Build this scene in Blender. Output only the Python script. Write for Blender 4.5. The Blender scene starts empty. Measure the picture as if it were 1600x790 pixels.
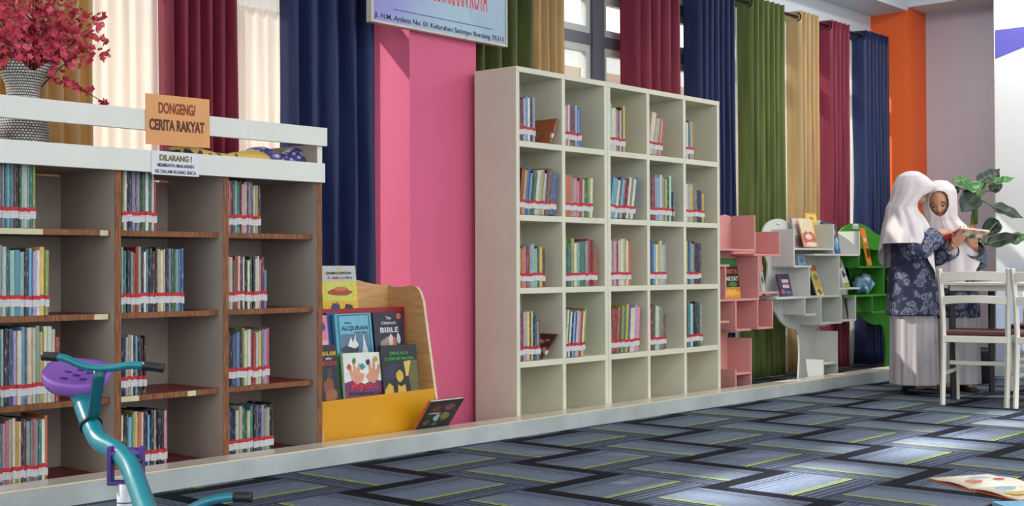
import bpy, bmesh, math, random
from mathutils import Vector, Matrix, noise
random.seed(7)
scn = bpy.context.scene
col = scn.collection
PI = math.pi

# ------------------------------------------------------------------ camera
F_PX, YAW, PITCH, ROLL, CAM_H = 2012.8, .8499, .0122, -.0037, .812
_F = Vector((math.sin(YAW)*math.cos(PITCH), math.cos(YAW)*math.cos(PITCH), math.sin(PITCH)))
_R0 = Vector((math.cos(YAW), -math.sin(YAW), 0)); _U0 = _R0.cross(_F)
_R = math.cos(ROLL)*_R0 + math.sin(ROLL)*_U0
_U = -math.sin(ROLL)*_R0 + math.cos(ROLL)*_U0
CAM = Vector((0, 0, CAM_H))
cd = bpy.data.cameras.new('camera'); cam = bpy.data.objects.new('camera', cd); col.objects.link(cam)
cd.sensor_width = 36; cd.lens = F_PX/1600*36; cd.clip_start = .05; cd.clip_end = 200
M3 = Matrix((_R, _U, -_F)).transposed()
cam.matrix_world = Matrix.Translation(CAM) @ M3.to_4x4()
scn.camera = cam

# ------------------------------------------------------------------ light and exposure
scn.view_settings.view_transform = 'Standard'; scn.view_settings.look = 'None'
scn.view_settings.gamma = 1; scn.view_settings.use_curve_mapping = False
scn.view_settings.exposure = 0.12
W = bpy.data.worlds.new('sky'); scn.world = W; W.use_nodes = True
bg = W.node_tree.nodes['Background']; bg.inputs[0].default_value = (.93, .97, 1, 1); bg.inputs[1].default_value = 2.0
sl = bpy.data.lights.new('sun', 'SUN'); sl.energy = 6.5; sl.angle = math.radians(1.0); sl.color = (1, .95, .86)
so = bpy.data.objects.new('sun', sl); col.objects.link(so)
so.rotation_euler = Vector((.62, -1, -1.0)).to_track_quat('-Z', 'Y').to_euler()
def unseen_overhead_light(x, y, power, sx=1.2, sy=.3, spread=180):
    l = bpy.data.lights.new('unseen_overhead_light', 'AREA'); l.shape = 'RECTANGLE'; l.size = sx; l.size_y = sy
    l.energy = power; l.color = (1, .97, .92)
    o = bpy.data.objects.new('unseen_overhead_light', l); col.objects.link(o); o.location = (x, y, 3.2); l.spread = math.radians(spread)
for (x, y, p) in ((2.2, 1.2, 26), (5.2, 1.2, 26), (8.0, 1.8, 30), (8.7, 3.5, 34), (2.2, -1.2, 26), (5.2, -1.2, 26), (8.0, 0.0, 34)):  # unseen overhead lights; the one nearest the end wall is added to brighten it
    unseen_overhead_light(x, y, p)
for x in (4.3, 5.7, 7.1): unseen_overhead_light(x, 2.5, 4, 1.0, .06, 12)       # narrow overhead lights added to make bright strips on the floor

# ------------------------------------------------------------------ helpers
def ray(x, y): return _F + _R*((x-800)/F_PX) - _U*((y-395)/F_PX)
def at(x, y, Y):                     # point of the place on the plane Y seen at a photo position
    d = ray(x, y); return CAM + d*(Y/d.y)
def atX(x, y, X):
    d = ray(x, y); return CAM + d*(X/d.x)
def atD(x, y, D): return CAM + ray(x, y)*D
def s2l(c):
    r = []
    for v in c[:3]:
        v /= 255.0
        r.append(v/12.92 if v <= .04045 else ((v+.055)/1.055)**2.4)
    return (*r, 1)
class N:                              # small node-graph helper
    def __init__(s, name):
        s.m = bpy.data.materials.new(name); s.m.use_nodes = True; s.t = s.m.node_tree
        s.p = s.t.nodes['Principled BSDF']; s.out = s.t.nodes['Material Output']
    def n(s, typ, **kw):
        x = s.t.nodes.new(typ)
        for k, v in kw.items(): setattr(x, k, v)
        return x
    def l(s, a, b): s.t.links.new(a, b)
    def math(s, op, a, b=None):
        x = s.n('ShaderNodeMath', operation=op)
        for i, v in enumerate((a, b)):
            if v is None: continue
            if isinstance(v, (int, float)): x.inputs[i].default_value = v
            else: s.l(v, x.inputs[i])
        return x.outputs[0]
    def mix(s, f, a, b, blend='MIX'):
        x = s.n('ShaderNodeMix', data_type='RGBA', blend_type=blend)
        for i, v in ((0, f), (6, a), (7, b)):
            if isinstance(v, (int, float)): x.inputs[i].default_value = v
            elif isinstance(v, tuple): x.inputs[i].default_value = v
            else: s.l(v, x.inputs[i])
        return x.outputs[2]
def mat(name, c, rough=.6, var=.08, scale=6, bump=0, bscale=200, metal=0, spec=.5, stretch=None, c2=None):
    g = N(name); tc = g.n('ShaderNodeTexCoord'); nz = g.n('ShaderNodeTexNoise'); nz.inputs['Scale'].default_value = scale
    nz.inputs['Detail'].default_value = 5
    src = tc.outputs['Object']
    if stretch:
        mp = g.n('ShaderNodeMapping'); mp.inputs['Scale'].default_value = stretch; g.l(src, mp.inputs[0]); src = mp.outputs[0]
    g.l(src, nz.inputs[0])
    a = s2l(c); b = s2l(c2) if c2 else tuple(max(0, v*(1-2.2*var)) for v in a[:3])+(1,)
    rp = g.n('ShaderNodeValToRGB'); rp.color_ramp.elements[0].position = .35; rp.color_ramp.elements[1].position = .65
    rp.color_ramp.elements[0].color = b; rp.color_ramp.elements[1].color = a
    g.l(nz.outputs[0], rp.inputs[0]); g.l(rp.outputs[0], g.p.inputs['Base Color'])
    g.p.inputs['Roughness'].default_value = rough; g.p.inputs['Metallic'].default_value = metal
    g.p.inputs['Specular IOR Level'].default_value = spec
    if bump:
        n2 = g.n('ShaderNodeTexNoise'); n2.inputs['Scale'].default_value = bscale; g.l(tc.outputs['Object'], n2.inputs[0])
        bp = g.n('ShaderNodeBump'); bp.inputs['Strength'].default_value = bump; bp.inputs['Distance'].default_value = .004
        g.l(n2.outputs[0], bp.inputs['Height']); g.l(bp.outputs[0], g.p.inputs['Normal'])
    return g.m
def cloth(name, c, trans=.35, rough=.75, c2=None, weave=500):
    m = mat(name, c, rough, .05, 3, .15, weave, c2=c2, stretch=(6, 6, .6)); t = m.node_tree; p = t.nodes['Principled BSDF']
    p.inputs['Sheen Weight'].default_value = .15
    tr = t.nodes.new('ShaderNodeBsdfTranslucent'); mx = t.nodes.new('ShaderNodeMixShader'); mx.inputs[0].default_value = trans
    lk = p.inputs['Base Color'].links[0].from_socket
    t.links.new(lk, tr.inputs[0]); t.links.new(p.outputs[0], mx.inputs[1]); t.links.new(tr.outputs[0], mx.inputs[2])
    t.links.new(mx.outputs[0], t.nodes['Material Output'].inputs[0]); return m

class MB:
    def __init__(s): s.b = bmesh.new(); s.mi = 0
    def _mi(s, fs):
        for f in fs: f.material_index = s.mi
    def box(s, x0, x1, y0, y1, z0, z1, mx=None, bev=0):
        vs = [s.b.verts.new((x, y, z)) for x in (x0, x1) for y in (y0, y1) for z in (z0, z1)]
        q = [(0, 1, 3, 2), (4, 6, 7, 5), (0, 4, 5, 1), (2, 3, 7, 6), (0, 2, 6, 4), (1, 5, 7, 3)]
        fs = [s.b.faces.new([vs[i] for i in f]) for f in q]; s._mi(fs)
        if bev:
            es = list({e for f in fs for e in f.edges})
            r = bmesh.ops.bevel(s.b, geom=es, offset=bev, segments=2, affect='EDGES', profile=.5)
            s._mi(r['faces']); vs = list({v for f in r['faces'] for v in f.verts} | {v for v in vs if v.is_valid})
        if mx is not None:
            for v in vs: v.co = mx @ v.co
        return s
    def prism(s, pts, d, mx=None):    # polygon in x,z extruded along +y by d
        a = [s.b.verts.new((p[0], 0, p[1])) for p in pts]; b = [s.b.verts.new((p[0], d, p[1])) for p in pts]
        n = len(pts); fs = [s.b.faces.new(a), s.b.faces.new(b[::-1])]
        for i in range(n): fs.append(s.b.faces.new((a[i], b[i], b[(i+1) % n], a[(i+1) % n])))
        s._mi(fs)
        if mx is not None:
            for v in a+b: v.co = mx @ v.co
        return s
    def tube(s, path, rad, seg=12, cap=True, flat=1.0, smooth=True):
        path = [Vector(p) for p in path]; n = len(path)
        rad = [rad]*n if isinstance(rad, (int, float)) else rad
        rings = []; up = None
        for i, p in enumerate(path):
            t = (path[min(i+1, n-1)]-path[max(i-1, 0)]).normalized()
            if up is None:
                up = Vector((0, 0, 1)) if abs(t.z) < .9 else Vector((0, 1, 0))
            up = (up - t*up.dot(t)).normalized(); sd = t.cross(up)
            rings.append([s.b.verts.new(p + rad[i]*(math.cos(k*2*PI/seg)*sd*flat + math.sin(k*2*PI/seg)*up)) for k in range(seg)])
        fs = []
        for i in range(n-1):
            for k in range(seg):
                fs.append(s.b.faces.new((rings[i][k], rings[i][(k+1) % seg], rings[i+1][(k+1) % seg], rings[i+1][k])))
        if cap:
            fs.append(s.b.faces.new(rings[0][::-1])); fs.append(s.b.faces.new(rings[-1]))
        for f in fs: f.smooth = smooth and len(f.verts) == 4
        s._mi(fs); return s
    def ball(s, c, r, seg=16, rings=10, mx=None):
        c = Vector(c); r = Vector((r, r, r)) if isinstance(r, (int, float)) else Vector(r)
        vv = []
        for i in range(1, rings):
            a = PI*i/rings
            vv.append([s.b.verts.new((r.x*math.sin(a)*math.cos(2*PI*k/seg), r.y*math.sin(a)*math.sin(2*PI*k/seg), r.z*math.cos(a))) for k in range(seg)])
        top = s.b.verts.new((0, 0, r.z)); bot = s.b.verts.new((0, 0, -r.z)); fs = []
        for k in range(seg):
            fs.append(s.b.faces.new((top, vv[0][k], vv[0][(k+1) % seg])))
            fs.append(s.b.faces.new((bot, vv[-1][(k+1) % seg], vv[-1][k])))
            for i in range(rings-2):
                fs.append(s.b.faces.new((vv[i][k], vv[i+1][k], vv[i+1][(k+1) % seg], vv[i][(k+1) % seg])))
        for f in fs: f.smooth = True
        s._mi(fs)
        for v in [top, bot]+[v for q in vv for v in q]:
            v.co = (mx @ v.co if mx is not None else v.co) + c
        return s
    def grid(s, rows, closed=False, smooth=True):   # rows of points -> quad sheet
        R = [[s.b.verts.new(p) for p in r] for r in rows]; fs = []
        for i in range(len(R)-1):
            m = len(R[i])
            for k in range(m if closed else m-1):
                fs.append(s.b.faces.new((R[i][k], R[i][(k+1) % m], R[i+1][(k+1) % m], R[i+1][k])))
        for f in fs: f.smooth = smooth
        s._mi(fs); return s
    def lathe(s, prof, seg=32, c=(0, 0, 0)):
        return s.grid([[(c[0]+r*math.cos(2*PI*k/seg), c[1]+r*math.sin(2*PI*k/seg), c[2]+z) for k in range(seg)] for r, z in prof], True)
    def build(s, name, m, parent=None, bev=0, solid=0, recalc=True):
        if recalc: bmesh.ops.recalc_face_normals(s.b, faces=s.b.faces)
        me = bpy.data.meshes.new(name); s.b.to_mesh(me); s.b.free()
        for x in (m if isinstance(m, (list, tuple)) else [m]): me.materials.append(x)
        o = bpy.data.objects.new(name, me); col.objects.link(o)
        if parent is not None: o.parent = parent
        if solid:
            q = o.modifiers.new('thickness', 'SOLIDIFY'); q.thickness = solid; q.offset = 0
        if bev:
            q = o.modifiers.new('bevel', 'BEVEL'); q.width = bev; q.segments = 2; q.limit_method = 'ANGLE'; q.angle_limit = .6
        return o
def tag(o, label=None, cat=None, group=None, kind=None):
    if label: o['label'] = label
    if cat: o['category'] = cat
    if group: o['group'] = group
    if kind: o['kind'] = kind
    return o
def thing(name, label, cat, loc=(0, 0, 0), rz=0, group=None, rot=None):
    o = bpy.data.objects.new(name, None); col.objects.link(o); o.location = loc
    o.rotation_euler = rot if rot else (0, 0, rz); o.empty_display_size = .05
    return tag(o, label, cat, group)
def struct(o): o['kind'] = 'structure'; return o
def text(name, s, size, m, parent, loc, width=None, bold=0, rot=(PI/2, 0, 0), align='CENTER', ext=.0004):
    cu = bpy.data.curves.new(name, 'FONT'); cu.body = s; cu.size = size; cu.align_x = align; cu.align_y = 'BOTTOM_BASELINE'
    cu.extrude = ext; cu.offset = bold
    to = bpy.data.objects.new(name, cu); col.objects.link(to); bpy.context.view_layer.update()
    me = bpy.data.meshes.new_from_object(to.evaluated_get(bpy.context.evaluated_depsgraph_get()))
    bpy.data.objects.remove(to); bpy.data.curves.remove(cu)
    xs = [v.co.x for v in me.vertices]; w = max(xs)-min(xs)
    if width:
        for v in me.vertices: v.co.x *= width/w
    me.materials.clear(); me.materials.append(m)
    o = bpy.data.objects.new(name, me); col.objects.link(o); o.parent = parent; o.location = loc; o.rotation_euler = rot
    return o
ORD = ['first', 'second', 'third', 'fourth', 'fifth', 'sixth', 'seventh', 'eighth', 'ninth', 'tenth', 'eleventh', 'twelfth', 'thirteenth', 'fourteenth', 'fifteenth', 'sixteenth', 'seventeenth', 'eighteenth', 'nineteenth', 'twentieth', 'twenty-first', 'twenty-second', 'twenty-third', 'twenty-fourth', 'twenty-fifth']

# ------------------------------------------------------------------ materials
WHITE = mat('white_paint', (222, 222, 214), .5, .03, 4, .03, 60)
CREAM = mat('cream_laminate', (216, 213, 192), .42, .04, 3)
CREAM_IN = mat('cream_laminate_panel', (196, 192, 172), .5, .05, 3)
LEFTIN = mat('grey_cream_board', (170, 157, 144), .6, .06, 4)
EDGE = mat('brown_wood_edge', (148, 92, 46), .6, .3, 20, .1, 120, stretch=(8, 8, .7), c2=(94, 50, 26))
DKRED = mat('dark_red_board', (126, 44, 44), .45, .12, 10)
PINKW = mat('pink_wall_paint', (222, 100, 138), .7, .02, 2, .05, 40)
ORANGE = mat('orange_wall_paint', (240, 104, 44), .7, .02, 2, .05, 40)
LAV = mat('lavender_wall_paint', (190, 182, 194), .8, .02, 2, .05, 40)
PALE = mat('pale_wall_paint', (214, 220, 228), .8, .02, 2, .05, 40)
KERBT = mat('kerb_top_glaze', (214, 206, 188), .22, .05, 5)
KERBF = mat('kerb_face_plaster', (178, 186, 186), .6, .08, 5, .06, 60, c2=(160, 166, 164))
FRAME = mat('window_frame_grey', (92, 92, 104), .4, .05, 5)
SASH = mat('window_sash_light', (196, 200, 196), .4, .03, 5)
BLACK = mat('black_plastic', (24, 24, 26), .45, .1, 10)
DKMET = mat('dark_rod_metal', (44, 36, 36), .35, .1, 10, metal=.6)
PAGES = mat('book_pages', (222, 212, 188), .8, .1, 300)
RED = mat('red_label_paper', (188, 36, 48), .6, .05, 20)
PINK = mat('pink_shelf_paint', (214, 148, 144), .5, .04, 4)
TWHITE = mat('white_shelf_paint', (210, 212, 206), .5, .04, 4)
GREEN = mat('green_shelf_paint', (58, 138, 34), .5, .06, 4)
PLY = mat('birch_plywood', (216, 172, 116), .5, .08, 8, stretch=(1, 1, 8), c2=(200, 150, 96))
PLYE = mat('plywood_edge', (228, 204, 168), .6, .1, 30)
YEL = mat('yellow_board', (216, 152, 12), .4, .03, 5)
REDB = mat('red_board', (160, 26, 40), .4, .05, 5)
TEAL = mat('teal_enamel', (12, 118, 132), .28, .05, 6, spec=.7)
PURP = mat('purple_plastic', (138, 92, 180), .45, .05, 6)
DPURP = mat('dark_purple_plastic', (78, 48, 128), .4, .05, 6)
CHAIRM = mat('chair_white_enamel', (226, 222, 208), .35, .04, 8)
SEATM = mat('seat_maroon_vinyl', (92, 42, 44), .5, .12, 20)
INK = mat('black_ink', (26, 24, 24), .7, 0, 5)
def label_mat():
    g = N('white_label_paper'); tc = g.n('ShaderNodeTexCoord'); mp = g.n('ShaderNodeMapping'); mp.inputs['Scale'].default_value = (700, 40, 520)
    nz = g.n('ShaderNodeTexNoise'); nz.inputs['Scale'].default_value = 1; g.l(tc.outputs['Object'], mp.inputs[0]); g.l(mp.outputs[0], nz.inputs[0])
    rp = g.n('ShaderNodeValToRGB'); rp.color_ramp.elements[0].position = .40; rp.color_ramp.elements[1].position = .52
    rp.color_ramp.elements[0].color = s2l((90, 90, 98)); rp.color_ramp.elements[1].color = s2l((228, 226, 226))
    g.l(nz.outputs[0], rp.inputs[0]); g.l(rp.outputs[0], g.p.inputs['Base Color']); g.p.inputs['Roughness'].default_value = .6; return g.m
LABEL = label_mat()
def spine_mat():                      # colour comes from the object itself, lettering marks from stretched noise
    g = N('printed_book_cover'); oi = g.n('ShaderNodeObjectInfo'); tc = g.n('ShaderNodeTexCoord')
    ad = g.n('ShaderNodeVectorMath', operation='ADD'); cb = g.n('ShaderNodeCombineXYZ')
    r = g.math('MULTIPLY', oi.outputs['Random'], 50); g.l(r, cb.inputs[2]); g.l(tc.outputs['Object'], ad.inputs[0]); g.l(cb.outputs[0], ad.inputs[1])
    mp = g.n('ShaderNodeMapping'); mp.inputs['Scale'].default_value = (380, 20, 30); g.l(ad.outputs[0], mp.inputs[0])
    nz = g.n('ShaderNodeTexNoise'); nz.inputs['Scale'].default_value = 1; nz.inputs['Detail'].default_value = 3; g.l(mp.outputs[0], nz.inputs[0])
    rp = g.n('ShaderNodeValToRGB'); rp.color_ramp.elements[0].position = .56; rp.color_ramp.elements[1].position = .64
    g.l(nz.outputs[0], rp.inputs[0])
    sepc = g.n('ShaderNodeSeparateColor', mode='HSV'); g.l(oi.outputs['Color'], sepc.inputs[0])
    dark = g.math('LESS_THAN', sepc.outputs[2], .3)
    mk = g.mix(dark, (.03, .03, .05, 1), (.75, .72, .66, 1))
    f = g.math('MULTIPLY', rp.outputs[0], .4)
    c = g.mix(f, oi.outputs['Color'], mk)
    n2 = g.n('ShaderNodeTexNoise'); n2.inputs['Scale'].default_value = 14; g.l(ad.outputs[0], n2.inputs[0])
    v = g.math('MULTIPLY_ADD', n2.outputs[0], .5); v.node.inputs[2].default_value = .75
    c2 = g.mix(1.0, c, v, 'MULTIPLY'); g.l(c2, g.p.inputs['Base Color']); g.p.inputs['Roughness'].default_value = .42; return g.m
COVER = spine_mat()
# ------------------------------------------------------------------ setting: floor
def carpet():
    g = N('striped_carpet_tiles'); tc = g.n('ShaderNodeTexCoord'); sp = g.n('ShaderNodeSeparateXYZ'); g.l(tc.outputs['Object'], sp.inputs[0])
    S = .472
    u = g.math('DIVIDE', g.math('SUBTRACT', sp.outputs[0], 5.065), S); v = g.math('DIVIDE', g.math('SUBTRACT', sp.outputs[1], 2.165), S)
    fu, fv = g.math('FRACT', u), g.math('FRACT', v)
    par = g.math('FLOORED_MODULO', g.math('ADD', g.math('FLOOR', u), g.math('FLOOR', v)), 2)
    inv = g.math('SUBTRACT', 1.0, par)
    t = g.math('ADD', g.math('MULTIPLY', fu, par), g.math('MULTIPLY', fv, inv))
    along = g.math('ADD', g.math('MULTIPLY', fv, par), g.math('MULTIPLY', fu, inv))
    rp = g.n('ShaderNodeValToRGB'); cr = rp.color_ramp; cr.interpolation = 'CONSTANT'
    A, B, D, K, Yc = (98, 109, 126), (60, 68, 84), (38, 44, 57), (13, 15, 25), (160, 178, 76)
    st = [(0, B), (.02, D), (.035, B), (.06, D), (.07, A), (.09, D), (.10, B), (.12, D), (.13, A), (.15, D), (.165, B), (.19, D), (.205, A), (.22, B), (.235, D), (.268, Yc), (.288, B), (.304, Yc), (.314, A),
          (.60, D), (.608, A), (.66, D), (.668, A), (.70, B), (.715, D), (.727, A), (.75, D), (.762, A), (.785, D), (.797, A), (.825, D), (.84, K)]
    cr.elements[0].position = 0; cr.elements[0].color = s2l(st[0][1]); cr.elements[1].position = st[1][0]; cr.elements[1].color = s2l(st[1][1])
    for p, c in st[2:]:
        e = cr.elements.new(p); e.color = s2l(c)
    g.l(t, rp.inputs[0])
    # fibre noise stretched along the stripes
    cb = g.n('ShaderNodeCombineXYZ'); g.l(g.math('MULTIPLY', t, 60), cb.inputs[0]); g.l(g.math('MULTIPLY', along, 7), cb.inputs[1]); g.l(g.math('ADD', g.math('FLOOR', u), g.math('MULTIPLY', g.math('FLOOR', v), 7.3)), cb.inputs[2])
    nz = g.n('ShaderNodeTexNoise'); nz.inputs['Scale'].default_value = 1; nz.inputs['Detail'].default_value = 2; g.l(cb.outputs[0], nz.inputs[0])
    n2 = g.n('ShaderNodeTexNoise'); n2.inputs['Scale'].default_value = 220; g.l(tc.outputs['Object'], n2.inputs[0])
    q = g.math('ADD', g.math('MULTIPLY', nz.outputs[0], .7), g.math('MULTIPLY', n2.outputs[0], .7))
    q = g.math('ADD', q, .3)
    c = g.mix(1.0, rp.outputs[0], q, 'MULTIPLY'); g.l(c, g.p.inputs['Base Color'])
    g.p.inputs['Roughness'].default_value = .85; g.p.inputs['Specular IOR Level'].default_value = .12
    bp = g.n('ShaderNodeBump'); bp.inputs['Strength'].default_value = .5; bp.inputs['Distance'].default_value = .004; g.l(n2.outputs[0], bp.inputs['Height']); g.l(bp.outputs[0], g.p.inputs['Normal'])
    return g.m
struct(MB().box(-4, 10.6, -6, 5.0, -.12, 0).build('floor', carpet()))
WY = 4.88
wb = MB()
# back wall around two window openings
wb.box(-4, .6, WY, WY+.16, 0, 3.3); wb.box(.6, 4.42, WY, WY+.16, 0, .3); wb.box(.6, 4.42, WY, WY+.16, 2.6, 3.3)
wb.box(4.42, 4.92, WY, WY+.16, 0, 3.3); wb.box(4.92, 10.15, WY, WY+.16, 0, .3); wb.box(4.92, 10.15, WY, WY+.16, 2.6, 3.3); wb.box(10.15, 10.6, WY, WY+.16, 0, 3.3)
struct(wb.build('wall_back', PALE))
struct(MB().box(10.5, 10.66, 3.05, 4.88, 0, 3.3).build('wall_end', LAV))
struct(MB().box(4.42, 4.90, 4.55, WY, 0, 2.93).build('wall_pillar', PINKW))
struct(MB().box(10.15, 10.5, 4.55, WY, 0, 3.3).build('wall_column', ORANGE))
struct(MB().box(9.78, 10.5, -1.0, 3.70, 0, 3.3).build('wall_right', WHITE))
struct(MB().box(-1.5, 10.66, -1.6, 5.04, 3.3, 3.42).build('ceiling', PALE))
struct(MB().box(-4, 10.15, 4.55, WY, 2.93, 3.3).build('ceiling_beam', PALE))
struct(MB().box(10.15, 10.5, 3.70, 4.55, 2.96, 3.3).build('ceiling_beam', PALE))
kb = MB(); kb.box(-4, 9.6, 4.083, 4.218, 0, .072); kb.mi = 1; kb.box(-4, 9.6, 4.083, 4.22, .072, .08)
struct(kb.build('trim_1', [KERBF, KERBT], bev=.002))
kb = MB(); kb.box(9.6, 9.74, -1, 4.218, 0, .072); kb.mi = 1; kb.box(9.6, 9.74, -1, 4.22, .072, .08)
struct(kb.build('trim_2', [KERBF, KERBT], bev=.002))

# windows
g = N('window_glass'); tb = g.n('ShaderNodeBsdfTransparent'); gl = g.n('ShaderNodeBsdfGlossy'); gl.inputs['Roughness'].default_value = .02
lw = g.n('ShaderNodeLayerWeight'); lw.inputs[0].default_value = .3; mx = g.n('ShaderNodeMixShader'); fr = g.math('MULTIPLY', lw.outputs['Fresnel'], .35)
g.l(fr, mx.inputs[0]); g.l(tb.outputs[0], mx.inputs[1]); g.l(gl.outputs[0], mx.inputs[2]); g.l(mx.outputs[0], g.out.inputs[0]); GLASS = g.m
def window(name, x0, x1, mull):
    t = bpy.data.objects.new(name, None); col.objects.link(t); struct(t)
    y0, y1 = WY+.03, WY+.11
    f = MB(); f.box(x0, x1, y0, y1, .30, .36); f.box(x0, x1, y0, y1, 2.53, 2.6); f.box(x0, x0+.06, y0, y1, .36, 2.53); f.box(x1-.06, x1, y0, y1, .36, 2.53)
    f.build('window_frame', FRAME, t)
    MB().box(x0+.06, x1-.06, y0+.01, y1-.01, 2.205, 2.275).build('transom', FRAME, t)
    xs = [x0]+mull+[x1]
    for m in mull: MB().box(m-.06, m+.06, y0, y1, .36, 2.53).build('mullion', FRAME, t)
    for a, b in zip(xs, xs[1:]):
        a2, b2 = a+.06, b-.06
        for z0, z1 in ((.36, 2.205), (2.275, 2.53)):
            s = MB(); w = .045
            s.box(a2, b2, y0+.02, y1-.02, z0, z0+w); s.box(a2, b2, y0+.02, y1-.02, z1-w, z1)
            s.box(a2, a2+w, y0+.02, y1-.02, z0+w, z1-w); s.box(b2-w, b2, y0+.02, y1-.02, z0+w, z1-w)
            so_ = s.build('sash', SASH, t)
            MB().box(a2+w, b2-w, y0+.036, y0+.042, z0+w, z1-w).build('pane', GLASS, so_)
window('window_1', .6, 4.42, [1.6, 2.5, 3.42])
window('window_2', 4.92, 10.15, [5.66, 6.42, 7.18, 7.94, 8.68, 9.42])

# outside
PEACH = mat('peach_render', (236, 190, 156), .9, .04, 2); LROOF = mat('pale_roof_sheet', (196, 202, 196), .7, .06, 4, stretch=(6, .5, 1)); PAVE = mat('pale_paving', (214, 210, 204), .9, .05, 2)
nh = thing('neighbouring_house', 'peach rendered house with pale roof outside beyond the windows', 'house', (9, 9.4, -.1))
MB().box(-14, 16, 0, .25, 0, 3.1).build('house_wall', PEACH, nh)
MB().box(-14.2, 16.2, -.7, .25, 3.1, 3.42).build('fascia', WHITE, nh)
MB().prism([(-.8, 3.4), (3.2, 4.7), (3.2, 4.78), (-.8, 3.48)], 30.4, Matrix(((0, 1, 0, -14.2), (1, 0, 0, 0), (0, 0, 1, 0), (0, 0, 0, 1)))).build('roof', LROOF, nh)
struct(MB().box(-8, 28, 5.05, 14, -.3, -.1).build('ground', PAVE))

# ------------------------------------------------------------------ curtains
C_NAVY = cloth('navy_curtain_cloth', (48, 64, 118), .4, .45, (40, 54, 102)); C_GREEN = cloth('green_curtain_cloth', (136, 150, 80), .45, .5, (112, 128, 64))
C_GOLD = cloth('gold_curtain_cloth', (228, 202, 152), .45, .5, (212, 182, 128)); C_MAR = cloth('maroon_curtain_cloth', (170, 62, 88), .45, .5, (146, 48, 74)); C_OLIVE = cloth('olive_curtain_cloth', (116, 128, 66), .4, .5, (86, 98, 50))
g = N('sheer_white_voile'); tb = g.n('ShaderNodeBsdfTransparent'); df = g.n('ShaderNodeBsdfTranslucent'); d2 = g.n('ShaderNodeBsdfDiffuse')
for x in (df, d2): x.inputs[0].default_value = (.9, .88, .82, 1)
m1 = g.n('ShaderNodeMixShader'); m1.inputs[0].default_value = .45; g.l(df.outputs[0], m1.inputs[1]); g.l(d2.outputs[0], m1.inputs[2])
m2 = g.n('ShaderNodeMixShader'); m2.inputs[0].default_value = .72; g.l(tb.outputs[0], m2.inputs[1]); g.l(m1.outputs[0], m2.inputs[2]); g.l(m2.outputs[0], g.out.inputs[0]); SHEER = g.m
def curtain(name, label, x0, x1, m, Y=4.75, period=.068, amp=.04, ret=.10, ztop=2.735, zbot=.03, flare=.006, group='eyelet curtains along the windows', eyelets=True, cat='curtain', solid=.003):
    rnd = random.Random(sum(map(ord, label)))
    if ret:      # x0 is where the return meets the wall as the photo shows it
        x0 = x0*(Y+ret)/Y
    t = thing(name, label, cat, ((x0+x1)/2, Y, zbot), 0, group)
    cx = (x0+x1)/2; base = []
    if ret:
        for k in range(7):
            u = k/7; base.append((x0 + .02*u - cx, ret*(1-u) - amp*.6*u + .008*math.sin(u*9), 0))
    n = max(2, round((x1-x0-.02)/period)); per = (x1-x0-.02)/n
    for i in range(n*12+1):
        s = i/12; j = math.sin(2*PI*s - PI/2)
        base.append((x0+.02 + s*per - cx, amp*(j*1.0), s))
    ph = [rnd.uniform(.65, 1.2) for _ in range(n+2)]; dr = [rnd.uniform(-.25, .25) for _ in range(n+2)]
    rows = []; NZ = 26
    for k in range(NZ+1):
        h = k/NZ; z = (ztop-zbot)*h; low = 1-h
        r = []
        for (x, y, s) in base:
            a = 1 + (ph[int(s)]-1)*min(1, low*1.6)
            xx = x*(1+flare*low*2) + (dr[int(s)]*per*low if s > 0 else 0)*math.sin(s*PI) + .006*low*math.sin(5*z+9*s)
            r.append((xx, y*a + .008*low*math.sin(3*z+4*x), z))
        rows.append(r)
    b = MB(); b.grid(rows); b.build('cloth', m, t, solid=solid, recalc=False)
    if eyelets:
        for i in range(0, n+1):
            bx = x0+.02+i*per-cx
            e = MB(); pts = [(bx, .012*0 + .03*math.cos(q*2*PI/12), 2.69-zbot+.03*math.sin(q*2*PI/12)) for q in range(13)]
            e.tube(pts, .006, 6, cap=False); e.build('eyelet', DKMET, t)
    return t
def X(px, Y=4.75): return at(px, 300, Y).x
curtain('curtain', 'gold curtain behind the vase of red blossom, farthest left', X(-70), X(137), C_GOLD, ret=0)
curtain('curtain', 'maroon curtain behind the orange sign on the left bookcase', X(236), X(362), C_MAR)
curtain('curtain', 'long navy curtain between left bookcase and pink pillar', X(437), X(574), C_NAVY, ret=.06, amp=.05, period=.115)
curtain('curtain', 'olive green curtain just right of the pink pillar, under the banner corner', 4.95, X(822), C_OLIVE, ret=0, period=.13, amp=.06)
curtain('curtain', 'gold curtain rising above the left end of the tall cream bookcases', X(822), X(875), C_GOLD, ret=0)
curtain('curtain', 'maroon curtain rising above the middle of the tall cream bookcases', X(970), X(1056), C_MAR, period=.1)
curtain('curtain', 'navy curtain beside the right end of the tall cream bookcases', X(1069), X(1142), C_NAVY)
curtain('curtain', 'bright green curtain behind the pink and white tree shelves', X(1150), X(1220), C_GREEN)
curtain('curtain', 'gold curtain between the green curtain and the second maroon one', X(1227), X(1274), C_GOLD)
curtain('curtain', 'maroon curtain behind the white tree shelf, next to last navy curtain', X(1276), X(1322), C_MAR)
curtain('curtain', 'navy curtain nearest the orange column in the corner', X(1330), X(1383), C_NAVY)
sh = dict(Y=4.80, period=.07, amp=.012, ret=0, group='sheer white under-curtains', eyelets=False, cat='curtain', solid=0, ztop=2.66)
curtain('sheer_curtain', 'sheer white curtain between the gold and maroon curtains at left', X(128, 4.8), X(245, 4.8), SHEER, **sh)
curtain('sheer_curtain', 'sheer white curtain between the maroon and navy curtains at left', X(352, 4.8), X(446, 4.8), SHEER, **sh)
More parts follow.
